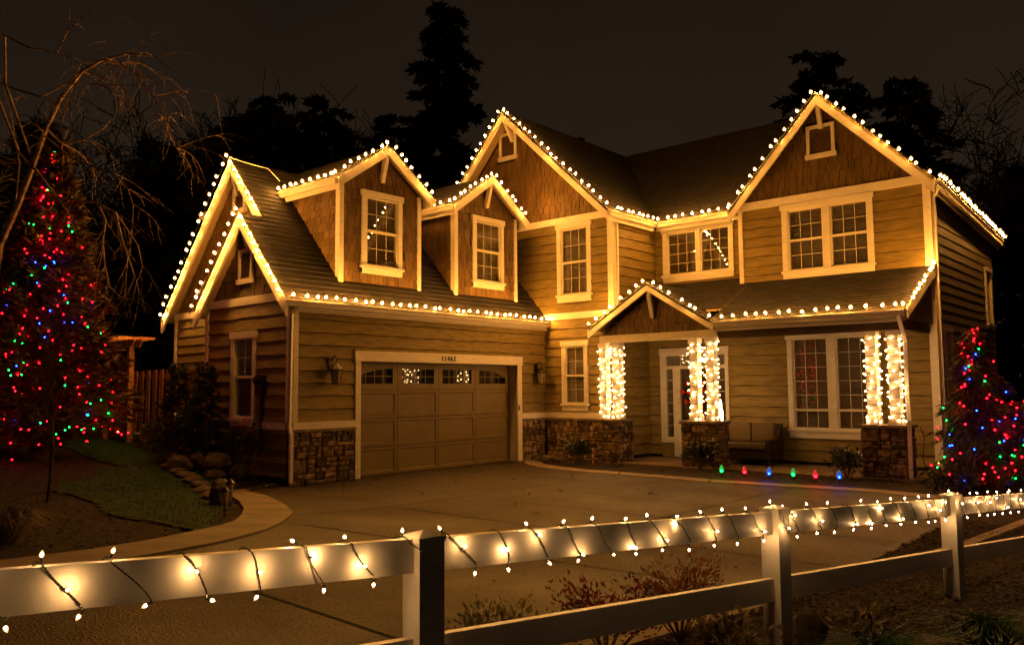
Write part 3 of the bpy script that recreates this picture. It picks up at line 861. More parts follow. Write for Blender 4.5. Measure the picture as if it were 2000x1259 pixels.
for k, ch in enumerate("11462"):
    cu = bpy.data.curves.new("digit", 'FONT'); cu.body = ch; cu.size = .155; cu.extrude = .006; cu.offset = .002
    tmp = bpy.data.objects.new("digit_curve", cu); COL.objects.link(tmp)
    me = bpy.data.meshes.new_from_object(tmp.evaluated_get(bpy.context.evaluated_depsgraph_get())); bpy.data.objects.remove(tmp)
    me.materials.clear(); me.materials.append(K['metal'])
    o = link("digit", me, (.083, 3.84 + k * .094, 2.42), HOUSE); o.rotation_euler = (PI / 2, 0, PI / 2)

# ---- middle block
fm = FY(YM)
w = sheathing(fm, -4.5, XM, 0, 6.0, [(.58, 1.44, 4.12, 5.86), (.66, 1.30, 1.38, 2.85)], [(-4.3, 6.0), (2.13, 6.0), (-1.08, 9.1)])
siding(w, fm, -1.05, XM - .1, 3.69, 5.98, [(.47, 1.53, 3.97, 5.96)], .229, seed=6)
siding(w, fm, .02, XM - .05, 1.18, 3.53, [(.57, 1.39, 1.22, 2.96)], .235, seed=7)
board(fm, -2.6, XM, 5.98, 6.15, .070); board(fm, .02, XM + .06, 3.53, 3.69, .068); board(fm, .06, 1.78, 1.045, 1.178, .070)
shingles(w, fm, [(-3.6, 6.15), (2.0, 6.15), (-1.04, 9.0), (-3.6, 6.35)], [(-1.5, -.89, 8.02, 8.78)], .2, .17, 40, indiv=False)
vent(fm, -1.5, -.89, 8.02, 8.78)
window(fm, (.45, 1.55, 3.96, 5.975), [(.60, 1.42)], 4.15, 5.84, 4.97, (3, 2), (3, 2), head=.12)
window(fm, (.56, 1.40, 1.22, 2.97), [(.68, 1.28)], 1.40, 2.83, 2.1, (2, 2), (2, 2), head=.13)
stonewall(fm, .07, 1.74, 3)
board(fm, XM - .1, XM + .055, 3.69, 5.98)
fms = FX(XM)
w = sheathing(fms, YM, YW, 0, 6.0, [])
board(fms, YM, YM + .1, 3.3, 5.98)
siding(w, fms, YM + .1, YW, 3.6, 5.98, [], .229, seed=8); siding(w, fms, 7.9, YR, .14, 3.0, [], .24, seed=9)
downspout([(2.33, 7.80, 5.95), (2.22, 7.74, 5.8), (2.22, 7.74, 3.75)])
PKM = (-1.03, 9.27)
roof((2.36, 7.18, 6.05), (2.36, 13.6, 6.05), (PKM[0], 13.6, PKM[1]), (PKM[0], 7.18, PKM[1]))
roof((-4.2, 13.6, 5.82), (-4.2, 7.18, 5.82), (PKM[0], 7.18, PKM[1]), (PKM[0], 13.6, PKM[1]))
rakes(FY(7.21), (-4.2, 5.82), PKM, (2.38, 6.03), .2)
bracket(fm, PKM[0], PKM[1] - .03, .42)
gutter((2.33, 7.19, 6.03), (2.33, 9.30, 6.03), (1, 0, 0)); gutter((2.36, 9.38, 6.03), (4.62, 9.38, 6.03), (0, -1, 0))
m = MB(); m.add([(XM, YM, 5.86), (2.34, YM, 5.86), (2.34, 9.37, 5.86), (4.73, 9.37, 5.86), (4.73, YW, 5.86), (XM, YW, 5.86)], [(0, 5, 4, 3, 2, 1)]); m.build("soffit", 'soffit', HOUSE)
roof((-1.0, 9.36, 6.06), (9.0, 9.36, 6.06), (4.9, 13.4, 9.33), (PKM[0], 13.4, 9.33))
# ---- recessed wall with the wide stair window
fw = FY(YW)
w = sheathing(fw, XM, XRL, 3.4, 6.0, [(2.5, 4.32, 4.62, 5.78)])
siding(w, fw, XM + .03, XRL, 3.8, 5.9, [(2.42, 4.38, 4.48, 5.88)], .229, seed=10)
window(fw, (2.40, 4.41, 4.48, 5.885), [(2.55, 3.38), (3.49, 4.28)], 4.66, 5.75, None, (3, 4), (1, 1), False, .12, room=True)
# ---- right block
fr_ = FY(YR)
hu, hl, hd = (5.9, 7.72, 4.36, 5.82), (5.9, 7.7, .8, 2.9), (2.62, 4.29, -1, 2.62)
w = sheathing(fr_, XM, XRR, 0, 4.2, [hl, hd])
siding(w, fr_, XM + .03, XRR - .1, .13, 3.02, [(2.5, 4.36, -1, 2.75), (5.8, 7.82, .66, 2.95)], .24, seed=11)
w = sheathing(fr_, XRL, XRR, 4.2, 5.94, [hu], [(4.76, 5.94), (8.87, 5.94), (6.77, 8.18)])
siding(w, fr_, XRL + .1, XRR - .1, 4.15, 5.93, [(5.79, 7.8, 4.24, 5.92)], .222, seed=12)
board(fr_, XRL, XRR + .02, 5.94, 6.12, .072)
board(fr_, XRL, XRL + .1, 4.1, 5.94); board(fr_, XRR - .1, XRR + .055, .1, 5.94)
shingles(w, fr_, [(4.85, 6.12), (8.85, 6.12), (6.77, 8.2)], [(6.43, 7.06, 6.88, 7.64)], .2, .17, 50, indiv=False)
vent(fr_, 6.43, 7.06, 6.88, 7.64)
window(fr_, (5.77, 7.82, 4.22, 5.932), [(5.92, 6.73), (6.88, 7.69)], 4.40, 5.79, 5.09, (3, 2), (3, 2), head=.12)
window(fr_, (5.79, 7.84, .64, 2.975), [(5.93, 6.72), (6.89, 7.68)], .84, 2.86, 1.26, (3, 5), (3, 1), head=.13)
m = MB(); m.box((XRL, YR + .001, 3.9), (XRL + .03, YW, 5.9)); m.build("wall", 'siding', HOUSE)
PKR = (6.76, 8.32)
roof((9.08, 8.93, 5.95), (9.08, 15.2, 5.50), (PKR[0], 15.2, PKR[1]), (PKR[0], 8.93, PKR[1]))
roof((4.58, 12.4, 5.93), (4.58, 8.93, 5.93), (PKR[0], 8.93, PKR[1]), (PKR[0], 12.4, PKR[1]))
rakes(FY(8.96), (4.57, 5.94), PKR, (9.09, 5.93), .2)
bracket(fr_, PKR[0], PKR[1] - .03, .25)
fs = FX(XRR)
hs = [(9.85, 10.3, 1.05, 2.9), (12.1, 12.6, 1.05, 2.9), (14.0, 14.5, 3.3, 4.6)]
w = sheathing(fs, YR, 14.9, 0, 5.9, hs)
siding(w, fs, YR + .1, 14.9, .15, 5.75, [(h[0] - .08, h[1] + .08, h[2] - .08, h[3] + .08) for h in hs], .2, 'side2', .003, 13, .026)
board(fs, YR, YR + .1, .1, 5.9)
for h in hs: window(fs, (h[0] - .09, h[1] + .09, h[2] - .12, h[3] + .1), [(h[0], h[1])], h[2], h[3], None, (1, 1), (1, 1), True, .1)
gutter((9.05, 8.97, 5.94), (9.05, 15.2, 5.49), (1, 0, 0))
m = MB(); m.add([(XRR, 8.98, 5.80), (9.06, 8.98, 5.80), (9.06, 15.1, 5.34), (XRR, 15.1, 5.34)], [(0, 1, 2, 3)]); m.build("soffit", 'soffit', HOUSE)
downspout([(9.12, 9.12, 5.82), (8.98, 9.3, 5.66), (8.98, 9.3, .1)])
m = MB(); m.box((8.0, 14.6, 0), (XRR - .01, 14.9, 5.4)); m.build("wall", 'side2', HOUSE)
# ---- entry door
ED = empty("entry_door", (3.45, YR, .070), HOUSE)
m = MB()
for a, b, c, d in ((2.5, 2.67, .42, 2.6), (2.86, 3.06, .08, 2.24), (3.96, 4.08, .08, 2.24), (4.27, 4.36, .42, 2.6)): m.fbox(fr_, a, b, c, d, .002, .055)
for a, b, c, d in ((2.67, 2.86, .42, .56), (4.08, 4.27, .42, .56), (2.67, 4.27, 2.24, 2.32), (2.67, 4.27, 2.57, 2.6)): m.fbox(fr_, a, b, c, d, .002, .052)
m.build("door_casing", 'trim', ED)
m = MB(); m.fbox(fr_, 2.48, 4.38, 2.6, 2.76, .002, .075); m.build("head_board", 'trim', ED)
m = MB(); m.fbox(fr_, 3.06, 3.96, .08, 2.24, -.12, -.07)
for a, b, c, d in ((3.16, 3.46, .25, .85), (3.56, 3.86, .25, .85), (3.16, 3.46, 1.0, 2.05), (3.56, 3.86, 1.0, 2.05)):
    m.fbox(fr_, a, b, c, d, -.07, -.055)
m.build("door_leaf", 'doorwood', ED)
m = MB(); m.lathe([(.02, 0), (.035, .03), (.03, .070)], fr_(3.13, 1.05, -.07), 8, (0, -1, 0)); m.build("handle", 'metal', ED)
for a, b, c, d, n in ((2.67, 2.86, .56, 2.24, 6), (4.08, 4.27, .56, 2.24, 6)):
    m = MB(); m.fbox(fr_, a, b, c, d, -.012, -.006); m.build("sidelight_pane", 'glass', ED)
    for k in range(1, n):
        z = c + (d - c) * k / n; m = MB(); m.fbox(fr_, a, b, z - .008, z + .008, -.004, .004); m.build("muntin", 'sash', ED)
m = MB(); m.fbox(fr_, 2.67, 4.27, 2.32, 2.57, -.012, -.006); m.build("transom_pane", 'glass', ED)
for u in (3.06, 3.46, 3.87): m = MB(); m.fbox(fr_, u - .01, u + .01, 2.32, 2.57, -.004, .004); m.build("muntin", 'sash', ED)
m = MB(); q = [(2.6, .05), (4.33, .05), (4.33, 2.64), (2.6, 2.64)]
m.add([fr_(u, z, -.03) for u, z in q] + [fr_(u, z, -1.2) for u, z in q], [(4, 5, 6, 7), (0, 1, 5, 4), (1, 2, 6, 5), (2, 3, 7, 6), (3, 0, 4, 7)]); m.build("hall_wall", 'room', ED)
m = MB(); m.lathe([(.02, .0), (.06, .02), (.07, .06), (.05, .1)], fr_(3.3, 2.42, -.75), 10); m.build("hall_lamp", 'hall', ED, True)
for a, b in ((2.5, 2.86), (4.08, 4.36)):
    m = MB(); m.fbox(fr_, a, b, .05, .42, -.03, .012); m.build("side_panel", 'siding', ED)
# ---- porch
m = MB(); m.box((XM + .04, 7.18, -.1), (8.98, YR - .002, .055)); m.build("porch_slab", 'slab', HOUSE)
m = MB(); m.box((1.95, 7.5, 3.035), (8.86, YR - .04, 3.06)); m.build("porch_ceiling", 'soffit', HOUSE)
fp = FY(7.36)
m = MB(); m.fbox(fp, 1.95, 5.02, 2.86, 3.03, -.16, .05); m.build("porch_beam", 'trim', HOUSE)
m = MB(); m.fbox(FY(7.42), 5.022, 8.8, 2.83, 3.03, -.12, .03); m.build("porch_header", 'beam', HOUSE)
m = MB(); m.fbox(FX(8.74), 7.5, YR - .05, 2.83, 3.03, -.1, .070); m.build("porch_header", 'beam', HOUSE)
m = MB(); m.prism(fp, [(1.98, 3.03), (4.95, 3.03), (3.44, 4.0)], -.03, 0); w = m.build("wall", 'sheath', HOUSE)
shingles(w, fp, [(2.05, 3.03), (4.9, 3.03), (3.44, 3.98)], [], .19, .17, 60)
roof((4.98, 7.08, 3.19), (8.95, 7.08, 3.19), (8.95, 9.6, 4.42), (4.98, 9.6, 4.42)); roof((2.15, 7.75, 3.517), (4.97, 7.75, 3.517), (4.97, 9.6, 4.42), (2.15, 9.6, 4.42))
roof((1.79, 9.3, 3.19), (1.79, 7.07, 3.19), (3.44, 7.07, 4.17), (3.44, 9.3, 4.17)); roof((5.05, 7.07, 3.19), (5.05, 9.3, 3.19), (3.44, 9.3, 4.17), (3.44, 7.07, 4.17))
rakes(FY(7.10), (1.77, 3.18), (3.44, 4.175), (5.07, 3.18), .165)
bracket(fp, 3.44, 4.12, .25)
gutter((5.09, 7.12, 3.19), (8.93, 7.12, 3.19), (0, -1, 0))
m = MB(); m.prism(FX(8.955), [(7.06, 3.02), (9.2, 4.05), (9.2, 4.26), (7.06, 3.215)], 0, .035); m.build("rake_board", 'trim', HOUSE)
m = MB(); m.prism(FX(8.84), [(7.15, 3.02), (9.2, 3.02), (9.2, 4.1)], 0, .04); m.build("wall", 'side2', HOUSE)
m = MB(); m.add([(5.05, 7.1, 3.02), (8.93, 7.1, 3.02), (8.93, 7.5, 3.025), (5.05, 7.5, 3.025)], [(0, 3, 2, 1)]); m.build("soffit", 'soffit', HOUSE)
POSTS = []
def pier(x0, x1, px, zt, seed):
    y0, y1 = 7.3, 7.88
    P = empty("porch_pier", ((x0 + x1) / 2, (y0 + y1) / 2, 0), HOUSE)
    m = MB(); m.box((x0, y0, -.1), (x1, y1, .99)); m.build("core", 'mortar', P)
    stones(P, lambda u, z, d: (u, y0 - d, z), x0 - .03, x1 + .03, -.02, .985, .026, seed)
    stones(P, lambda u, z, d: (x1 + d, u, z), y0 - .0, y1 + .02, -.02, .985, .024, seed + 1)
    m = MB(); m.box((x0 - .05, y0 - .07, .99), (x1 + .07, y1 + .05, 1.045)); m.build("cap", 'stonecap', P)
    for x in px:
        m = MB(); m.box((x, 7.42, 1.16), (x + .19, 7.61, zt - .1)); m.build("porch_post", 'trim', HOUSE)
        m = MB(); m.box((x - .025, 7.395, 1.046), (x + .215, 7.635, 1.16)); m.build("post_base", 'trim', HOUSE)
        m = MB(); m.box((x - .02, 7.40, zt - .1), (x + .21, 7.63, zt)); m.build("post_cap", 'trim', HOUSE)
        POSTS.append((x, 7.42, zt))
pier(1.75, 2.46, (1.86, 2.24), 2.858, 70); pier(4.15, 4.93, (4.30, 4.70), 2.858, 80); pier(8.0, 8.76, (8.08, 8.49), 2.828, 90)
downspout([(8.82, 7.03, 3.08), (8.82, 7.30, 2.78), (8.78, 7.53, 2.6), (8.74, 7.66, 1.55), (8.86, 7.28, 1.12), (8.86, 7.25, .08)])

# ------------------------------------------------------------------ light strings
def bulb_mesh(name, r, h, mat, n=7, shell=None, k=1.0):
    m = MB(); m.lathe([(r * .5, h * .1), (r, h * .4), (r * .6, h * .75), (r * .15, h * .95)], (0, 0, 0), n); nc = len(m.f)
    if shell:
        R_, H = r * 1.9 * k, h * 1.45
        m.lathe([(R_ * .5, -h * .05), (R_ * .95, h * .25), (R_, h * .5), (R_ * .75, h * .95), (R_ * .12, H)], (0, 0, 0), n + 2)
    me = bpy.data.meshes.new(name); me.from_pydata(m.v, [], m.f); me.materials.append(K[mat])
    if shell:
        me.materials.append(K[shell])
        for i in range(nc, len(m.f)): me.polygons[i].material_index = 1
    me.polygons.foreach_set("use_smooth", [True] * len(me.polygons)); return me
C9 = [bulb_mesh("c9_bulb", .022, .058, b, 7, 'shellw') for b in ('bulb', 'bulb', 'bulb2', 'bulb3')]
MINI = bulb_mesh("mini_bulb", .0125, .034, 'bulbc', 6, 'shellf')
FMINI = bulb_mesh("fence_mini_bulb", .0042, .015, 'bulbf', 7, 'shellf')
TR = {c: bulb_mesh("tree_bulb", .0115, .028, 'e' + c, 6, 'shelle' + c) for c in "rgb"}
def put_bulb(S, me, p, ax):
    o = bpy.data.objects.new("bulb", me); COL.objects.link(o); o.parent = S
    o.location = Vector(p) - WLOC[S]
    o.rotation_euler = Vector(ax).to_track_quat('Z', 'Y').to_euler()
def spread(pts, sp, rg, jit=.22):
    pts = [Vector(p) for p in pts]; L = sum((b - a).length for a, b in zip(pts, pts[1:])); n = max(2, round(L / sp)); out = []
    for k in range(n):
        t = (k + .5 + rg.uniform(-jit, jit)) / n * L; i = 0
        while i < len(pts) - 2 and t > (pts[i + 1] - pts[i]).length: t -= (pts[i + 1] - pts[i]).length; i += 1
        out.append(pts[i].lerp(pts[i + 1], t / (pts[i + 1] - pts[i]).length))
    return out
def roof_string(label, pts, sp=.245, ax=(0, -.35, 1), seed=0, extra=None):
    rg = random.Random(seed); S = thing("light_string", label, "string lights", pts[0])
    P = spread(pts, sp, rg); ax = Vector(ax)
    wire = [Vector(pts[0])]; m = MB()
    for i, p in enumerate(P):
        if i: wire.append((P[i - 1] + p) / 2 - Vector((0, 0, rg.uniform(.005, .03))))
        wire.append(p - Vector((0, 0, .012)))
        a = (ax + Vector((rg.gauss(0, .3), rg.gauss(0, .3), rg.gauss(0, .15)))).normalized(); p = p + Vector((rg.gauss(0, .004), rg.gauss(0, .004), rg.gauss(0, .007)))
        m.lathe([(.016, -.02), (.019, .022)], p, 6, a)
        put_bulb(S, rg.choice(C9), p + a * .018, a)
    wire.append(Vector(pts[-1]))
    m.tube(wire, .007, 5)
    if extra:
        mc = MB(); mc.tube(extra, .008, 5); mc.build("cable", 'trim', S)
    m.build("wire", 'wire', S)
    return S
def rk(y, L, P_, R_, o=.045):  # points along a gable's rakes, just above and in front of the boards
    return [(a[0], y, a[1] + o) for a in (L, P_, R_) if a]
NF = (0, -.25, 1); XF = (.5, 0, 1)
roof_string("warm white bulbs along the long garage eave above the garage door", [(.22, -.22, 3.53), (.22, YM - .05, 3.53)], .237, (.55, 0, 1), 1)
roof_string("warm white bulbs on the nearer, lower garage gable", rk(-.36, (-3.25, gz(.27)), (-1.49, gz(-1.49)), (.2, gz(.2))), .235, NF, 2)
roof_string("warm white bulbs on the taller garage gable at the far left", rk(.15, (-5.72, gz(.2)), (-2.77, gz(-2.77)), (-1.52, gz(-1.52))), .25, NF, 3,
            [(-2.77, .2, 6.84), (-2.5, .5, 6.72), (-2.25, .85, 6.62), (-2.1, 1.05, 6.35)])
roof_string("warm white bulbs on the left dormer, along its gutter and peak", [(-2.15, .99, 6.14), (-.05, .99, 6.14), (-.03, 2.41, 7.085), (-.03, 3.72, 6.15)], .225, (.35, -.2, 1), 4)
roof_string("warm white bulbs on the right dormer, along its gutter and peak", [(-2.1, 4.32, 6.13), (-.05, 4.32, 6.13), (-.03, 5.74, 7.075), (-.03, 7.05, 6.14)], .225, (.35, -.2, 1), 5)
roof_string("warm white bulbs on the tall middle gable, highest on the house", rk(7.17, (-4.1, 5.93), PKM, (2.42, 6.03)), .25, NF, 6)
roof_string("warm white bulbs along the inner corner gutters over the wide upper window", [(2.47, 7.3, 6.07), (2.47, 9.24, 6.07), (4.55, 9.24, 6.07)], .235, (.3, -.3, 1), 7)
roof_string("warm white bulbs on the right-hand gable with the paired upper window", rk(8.92, (4.57, 5.94), PKR, (9.09, 5.93)), .255, NF, 8)
roof_string("dense line of warm white bulbs down the right side eave of the house", [(9.16, 8.86, 5.965), (9.2, 9.2, 5.955), (9.2, 15.15, 5.53)], .2, XF, 9)
roof_string("warm white bulbs on the small gable over the porch entry", rk(7.06, (1.72, 3.16), (3.44, 4.175), (5.07, 3.18)), .255, NF, 10)
roof_string("warm white bulbs along the porch eave and up its right-hand edge", [(5.2, 6.99, 3.235), (8.93, 6.99, 3.235), (9.0, 7.1, 3.26), (9.0, 9.15, 4.28)], .245, (.1, -.35, 1), 11)
PN = ["left post on the leftmost porch pier", "right post on the leftmost porch pier", "left post on the porch pier beside the front door", "right post on the porch pier beside the front door",
      "left post on the rightmost porch pier", "right post on the rightmost porch pier"]
for k, (x, y, zt) in enumerate(POSTS):
    rg = random.Random(100 + k); S = thing("light_string", "mini lights wound round the " + PN[k], "string lights", (x + .095, y + .095, 1.05), "lights wound round the porch posts")
    m = MB(); wire = []; h = zt - 1.1; turns = 11; n = 64
    def sq(t):
        t = t % 1.0; e = .012; s = .19 + 2 * e; q = int(t * 4); f = t * 4 - q
        return [(x - e + f * s, y - e, (0, -1)), (x + .19 + e, y - e + f * s, (1, 0)), (x + .19 + e - f * s, y + .19 + e, (0, 1)), (x - e, y + .19 + e - f * s, (-1, 0))][q]
    for i in range(turns * 8 + 1):
        t = i / 8; a = sq(t); wire.append((a[0], a[1], 1.07 + h * i / (turns * 8)))
    m.tube(wire, .005, 4); m.build("wire", 'wire', S)
    for i in range(n):
        t = (i + rg.uniform(-.3, .3)) / n * turns; a = sq(t); z = 1.07 + h * (t / turns) + rg.gauss(0, .025)
        if z > zt - .01 or z < 1.07: continue
        put_bulb(S, MINI, (a[0] + a[2][0] * .012, a[1] + a[2][1] * .012, z), (a[2][0] + rg.gauss(0, .5), a[2][1] + rg.gauss(0, .5), rg.gauss(0, .6)))

# ------------------------------------------------------------------ white rail fence
FB = Vector((10.765, -6.62, 0)); FD = Vector((.1444, .9895, 0)).normalized(); FN = Vector((.9895, -.1444, 0)).normalized()
def fpt(s, off, z): return FB + FD * s + FN * off + Vector((0, 0, z))
def zpost(s): return 1.174 - .0565 * s
def ztop(s): return 1.149 - .0607 * s
def zlow(s): return .742 - .0622 * s
FE = thing("rail_fence", "white vinyl two-rail fence across the foreground", "fence", fpt(0, -.06, T(10.7, -6.6)))
PW = .127; PS = [-5.414, -2.707, 0, 2.707, 5.414, 8.12, 10.83]
def fbx(m, s0, s1, o0, o1, a0, a1, b0, b1):
    """block from s0 to s1; bottom a0->a1, top b0->b1"""
    vs = [fpt(s0, o0, a0), fpt(s1, o0, a1), fpt(s1, o1, a1), fpt(s0, o1, a0), fpt(s0, o0, b0), fpt(s1, o0, b1), fpt(s1, o1, b1), fpt(s0, o1, b0)]
    m.add(vs, [(0, 1, 2, 3), (7, 6, 5, 4), (4, 5, 1, 0), (5, 6, 2, 1), (6, 7, 3, 2), (7, 4, 0, 3)])
for s in PS:
    p = fpt(s, 0, 0); g0 = T(p.x, p.y) - .08; zt = zpost(s)
    m = MB(); fbx(m, s, s + PW, 0, -PW, g0, g0, zt - .03, zt - .03); post = m.build("post", 'vinyl', FE)
    m = MB(); e = .006; z = zt - .03
    fbx(m, s - e, s + PW + e, e, -PW - e, z - .012, z - .012, z + .012, z + .012)
    c = [fpt(s - e, e, z + .012), fpt(s + PW + e, e, z + .012), fpt(s + PW + e, -PW - e, z + .012), fpt(s - e, -PW - e, z + .012), fpt(s + PW / 2, -PW / 2, z + .035)]
    m.add(c, [(0, 1, 4), (1, 2, 4), (2, 3, 4), (3, 0, 4)]); m.build("post_cap", 'vinyl', post)
for a, b in zip(PS, PS[1:]):
    for f in (ztop, zlow):
        s0, s1 = a + PW - .01, b + .01
        m = MB(); fbx(m, s0, s1, -.043, -.085, f(s0) - .14, f(s1) - .14, f(s0), f(s1)); m.build("rail", 'vinyl', FE)
# fence lights, wound round the upper rail
rg = random.Random(42)
FS = thing("light_string", "warm mini lights on dark green wire wound along the white fence's upper rail", "string lights", fpt(0, -.06, ztop(0)))
s = -5.3
def around(s, t):
    """point on the loop round the rail, t in 0..1: front top, front bottom, back bottom, back top"""
    h = .14; d = .042; e = .006; P = 2 * (h + d); x = (t % 1) * P; zt = ztop(s)
    if x < h: return fpt(s, -.043 + e, zt - x), FN
    x -= h
    if x < d: return fpt(s, -.043 - x, zt - h - e), Vector((0, 0, -1))
    x -= d
    if x < h: return fpt(s, -.085 - e, zt - h + x), -FN
    x -= h
    return fpt(s, -.085 + x, zt + e), Vector((0, 0, 1))
k = 0; wire = []; spots = []
while s < 11:
    pitch = rg.uniform(.17, .28); n = 20; lean = rg.uniform(.25, .6); jb = (.3, .7, .3, .9, .3)[k % 5]
    want = [rg.uniform(.10, .33), rg.uniform(.395, .46), rg.uniform(.90, .99)] if jb < .55 else [rg.uniform(.02, .10), rg.uniform(.395, .46), rg.uniform(.92, .99)] if jb < .85 else [rg.uniform(.395, .46), rg.uniform(.90, .99)]
    for i in range(n):
        t = i / n; fs_ = lean * t / .4 if t < .4 else lean + (1 - lean) * (t - .4) / .6
        ss = s + pitch * fs_ + .012 * math.sin(t * 9 + k)
        p, nn = around(ss, t)
        if any(q - .02 < ss < q + PW + .02 for q in PS): p = p + (FN * .05 if t < .4 else -FN * .05 if .5 < t < .9 else Vector((0, 0, .035 if t >= .9 else 0)))
        wire.append(p + nn * rg.uniform(0, .008))
        for w_ in want:
            if abs(w_ - t) < .5 / n: spots.append((len(wire) - 1, nn))
    s += pitch; k += 1
def twist(pts, off, phs):
    return [p + Vector((math.cos(i * 1.9 + phs) * off, math.sin(i * 1.9 + phs) * off, math.sin(i * 1.9 + phs + 1) * off)) for i, p in enumerate(pts)]
W1 = [a.lerp(b, j / 3) for a, b in zip(wire, wire[1:]) for j in range(3)]
for ph in (0, PI):
    m = MB(); m.tube(twist(W1, .0017, ph), .0017, 4); m.build("wire", 'wire', FS)
for i, nn in spots:
    p = wire[i]; ax = (nn + Vector((rg.gauss(0, .45), rg.gauss(0, .45), rg.gauss(0, .35)))).normalized()
    m = MB(); m.lathe([(.0034, -.004), (.0042, .010), (.0034, .017)], p, 6, ax); m.build("socket", 'socket', FS)
    put_bulb(FS, FMINI, p + ax * .016, ax)

# ------------------------------------------------------------------ plants
def spray(m, p, d, l, w, rg):
    d = Vector(d).normalized(); a = d.orthogonal().normalized(); b = d.cross(a); an = rg.uniform(0, 2 * PI)
    s = (a * math.cos(an) + b * math.sin(an)) * w / 2
    k = len(m.v); m.v += [tuple(p), tuple(p + d * l * .45 + s), tuple(p + d * l), tuple(p + d * l * .45 - s)]; m.f.append((k, k + 1, k + 2, k + 3))
def conifer(name, label, base, h, r, nb, ns, mat, seed, cat="tree", size=(.12, .25), droop=.25, z0=.04, shape=.85, group=None, bark='bark', lift=0., width=.35, cl=(.7, 1.1), whorl=0):
    rg = random.Random(seed); b = Vector(base)
    t = thing(name, label, cat, b, group)
    m = MB(); m.tube([b + Vector((0, 0, -.1)), b + Vector((.02 * h * .1, 0, h * .5)), b + Vector((0, 0, h * .97))], [h * .018 + .02, h * .01 + .01, .008], 7); m.build("trunk", bark, t)
    m = MB(); mb = MB()
    for i in range(nb):
        f = z0 + (1 - z0) * (i + rg.random()) / nb
        if whorl: f = min(.99, (int(f * whorl) + rg.uniform(0, .8)) / whorl)
        az = rg.uniform(0, 2 * PI); L = r * max(.05, (1 - f)) ** shape * rg.uniform(*cl) + .06
        st = b + Vector((0, 0, h * f * .98)); dirh = Vector((math.cos(az), math.sin(az), 0))
        pts = []
        for k in range(5):
            u = k / 4; pts.append(st + dirh * L * u + Vector((0, 0, L * (lift * u - droop * u * u))))
        if L > .25: mb.tube(pts, [.012 * L + .004, .01 * L + .003, .007 * L + .002, .004 * L + .002, .002], 3, False)
        for k in range(ns):
            u = rg.random() ** .6; j = min(3, int(u * 4)); p = pts[j].lerp(pts[j + 1], u * 4 - j) + Vector((rg.gauss(0, .05), rg.gauss(0, .05), rg.gauss(0, .04))) * (.4 + L * .5)
            d = dirh * .8 + Vector((rg.gauss(0, .55), rg.gauss(0, .55), rg.gauss(.05 - droop, .35)))
            l = rg.uniform(*size) * (.35 + .65 * min(1, L / r) if whorl else 1); spray(m, p, d, l, l * width, rg)
    if mb.v: mb.build("branches", bark, t)
    m.build("crown", mat, t); return t
def bare(name, label, base, h, seed, mat, spreadf=.5, levels=4, r0=None, nch=(3, 5), cat="tree", group=None, trunkf=.3, minr=.004, up=.25, droop=0., crk=.16):
    rg = random.Random(seed); b = Vector(base); t = thing(name, label, cat, b, group); tr = MB(); cr = MB(); r0 = r0 or h * .022
    def grow(m, p, d, L, r, lev):
        pts = [p]; n = 4; dd = d.copy()
        for i in range(n):
            dd = (dd + Vector((rg.gauss(0, crk), rg.gauss(0, crk), rg.gauss(0, crk * .7) + (up * .12 - droop * .25 * (lev > 1)))) * (1 if lev else .35)).normalized()
            pts.append(pts[-1] + dd * L / n)
        rr = [max(minr, r * (1 - .55 * i / n)) for i in range(n + 1)]
        m.tube(pts, rr, 6 if lev == 0 else 4 if lev == 1 else 3, False)
        if lev >= levels: return
        for k in range(rg.randint(*nch) + (2 if lev == 0 else 0)):
            u = rg.uniform(.35 if lev else .45, 1.0); i = min(n - 1, int(u * n)); q = pts[i].lerp(pts[i + 1], u * n - i)
            side = Vector((rg.gauss(0, 1), rg.gauss(0, 1), rg.gauss(.15, .5))).normalized()
            nd = (dd * (1 - spreadf) + side * spreadf + Vector((0, 0, up * .3))).normalized()
            grow(cr, q, nd, L * rg.uniform(.5, .85), rr[i] * rg.uniform(.45, .65), lev + 1)
    grow(tr, b - Vector((0, 0, .1)), Vector((0, 0, 1)), h * (trunkf + .15), r0, 0)
    tr.build("trunk", mat, t); cr.build("crown", mat, t); return t

# lit conifer on the left
TB = Vector((-3.87, -2.93, TL(-3.87, -2.93)))
conifer("lit_conifer", "tall dark conifer on the left hung with red, green and blue lights", TB, 6.15, 1.62, 480, 46, 'needle', 1, size=(.13, .30), droop=-.05, lift=.35, z0=.015, shape=.92, width=.22)
S = thing("light_string", "red, green and blue mini lights hung over the tall conifer on the left", "string lights", TB)
rg = random.Random(9)
def tree_bulbs(S, base, h, r, n, seed, z0, shape, cols, facing, m, rr=(.8, 1.12)):
    rg = random.Random(seed); pts = []
    for i in range(n):
        f = z0 + (1 - z0) * ((i + rg.random()) / n) ** 1.25 + rg.uniform(-.03, .05) * (i < n * .3); f = min(.985, max(.01, f)); az = rg.gauss(facing, .95)
        R_ = r * (1 - f) ** shape * rg.uniform(*rr) + .05
        p = Vector(base) + Vector((math.cos(az) * R_, math.sin(az) * R_, h * f)); pts.append(p)
        put_bulb(S, TR[rg.choice(cols)], p, (rg.gauss(0, 1), rg.gauss(0, 1), rg.gauss(.3, 1)))
    q = sorted(pts, key=lambda p: p.z); m.tube(q, .003, 3, False)
CAMAZ = math.atan2(CAM.y - TB.y, CAM.x - TB.x)
m = MB(); tree_bulbs(S, TB, 6.05, 1.6, 250, 4, .03, .92, "rrrrrrrrrggbb", CAMAZ, m, (.62, 1.06)); m.build("wire", 'wire', S)
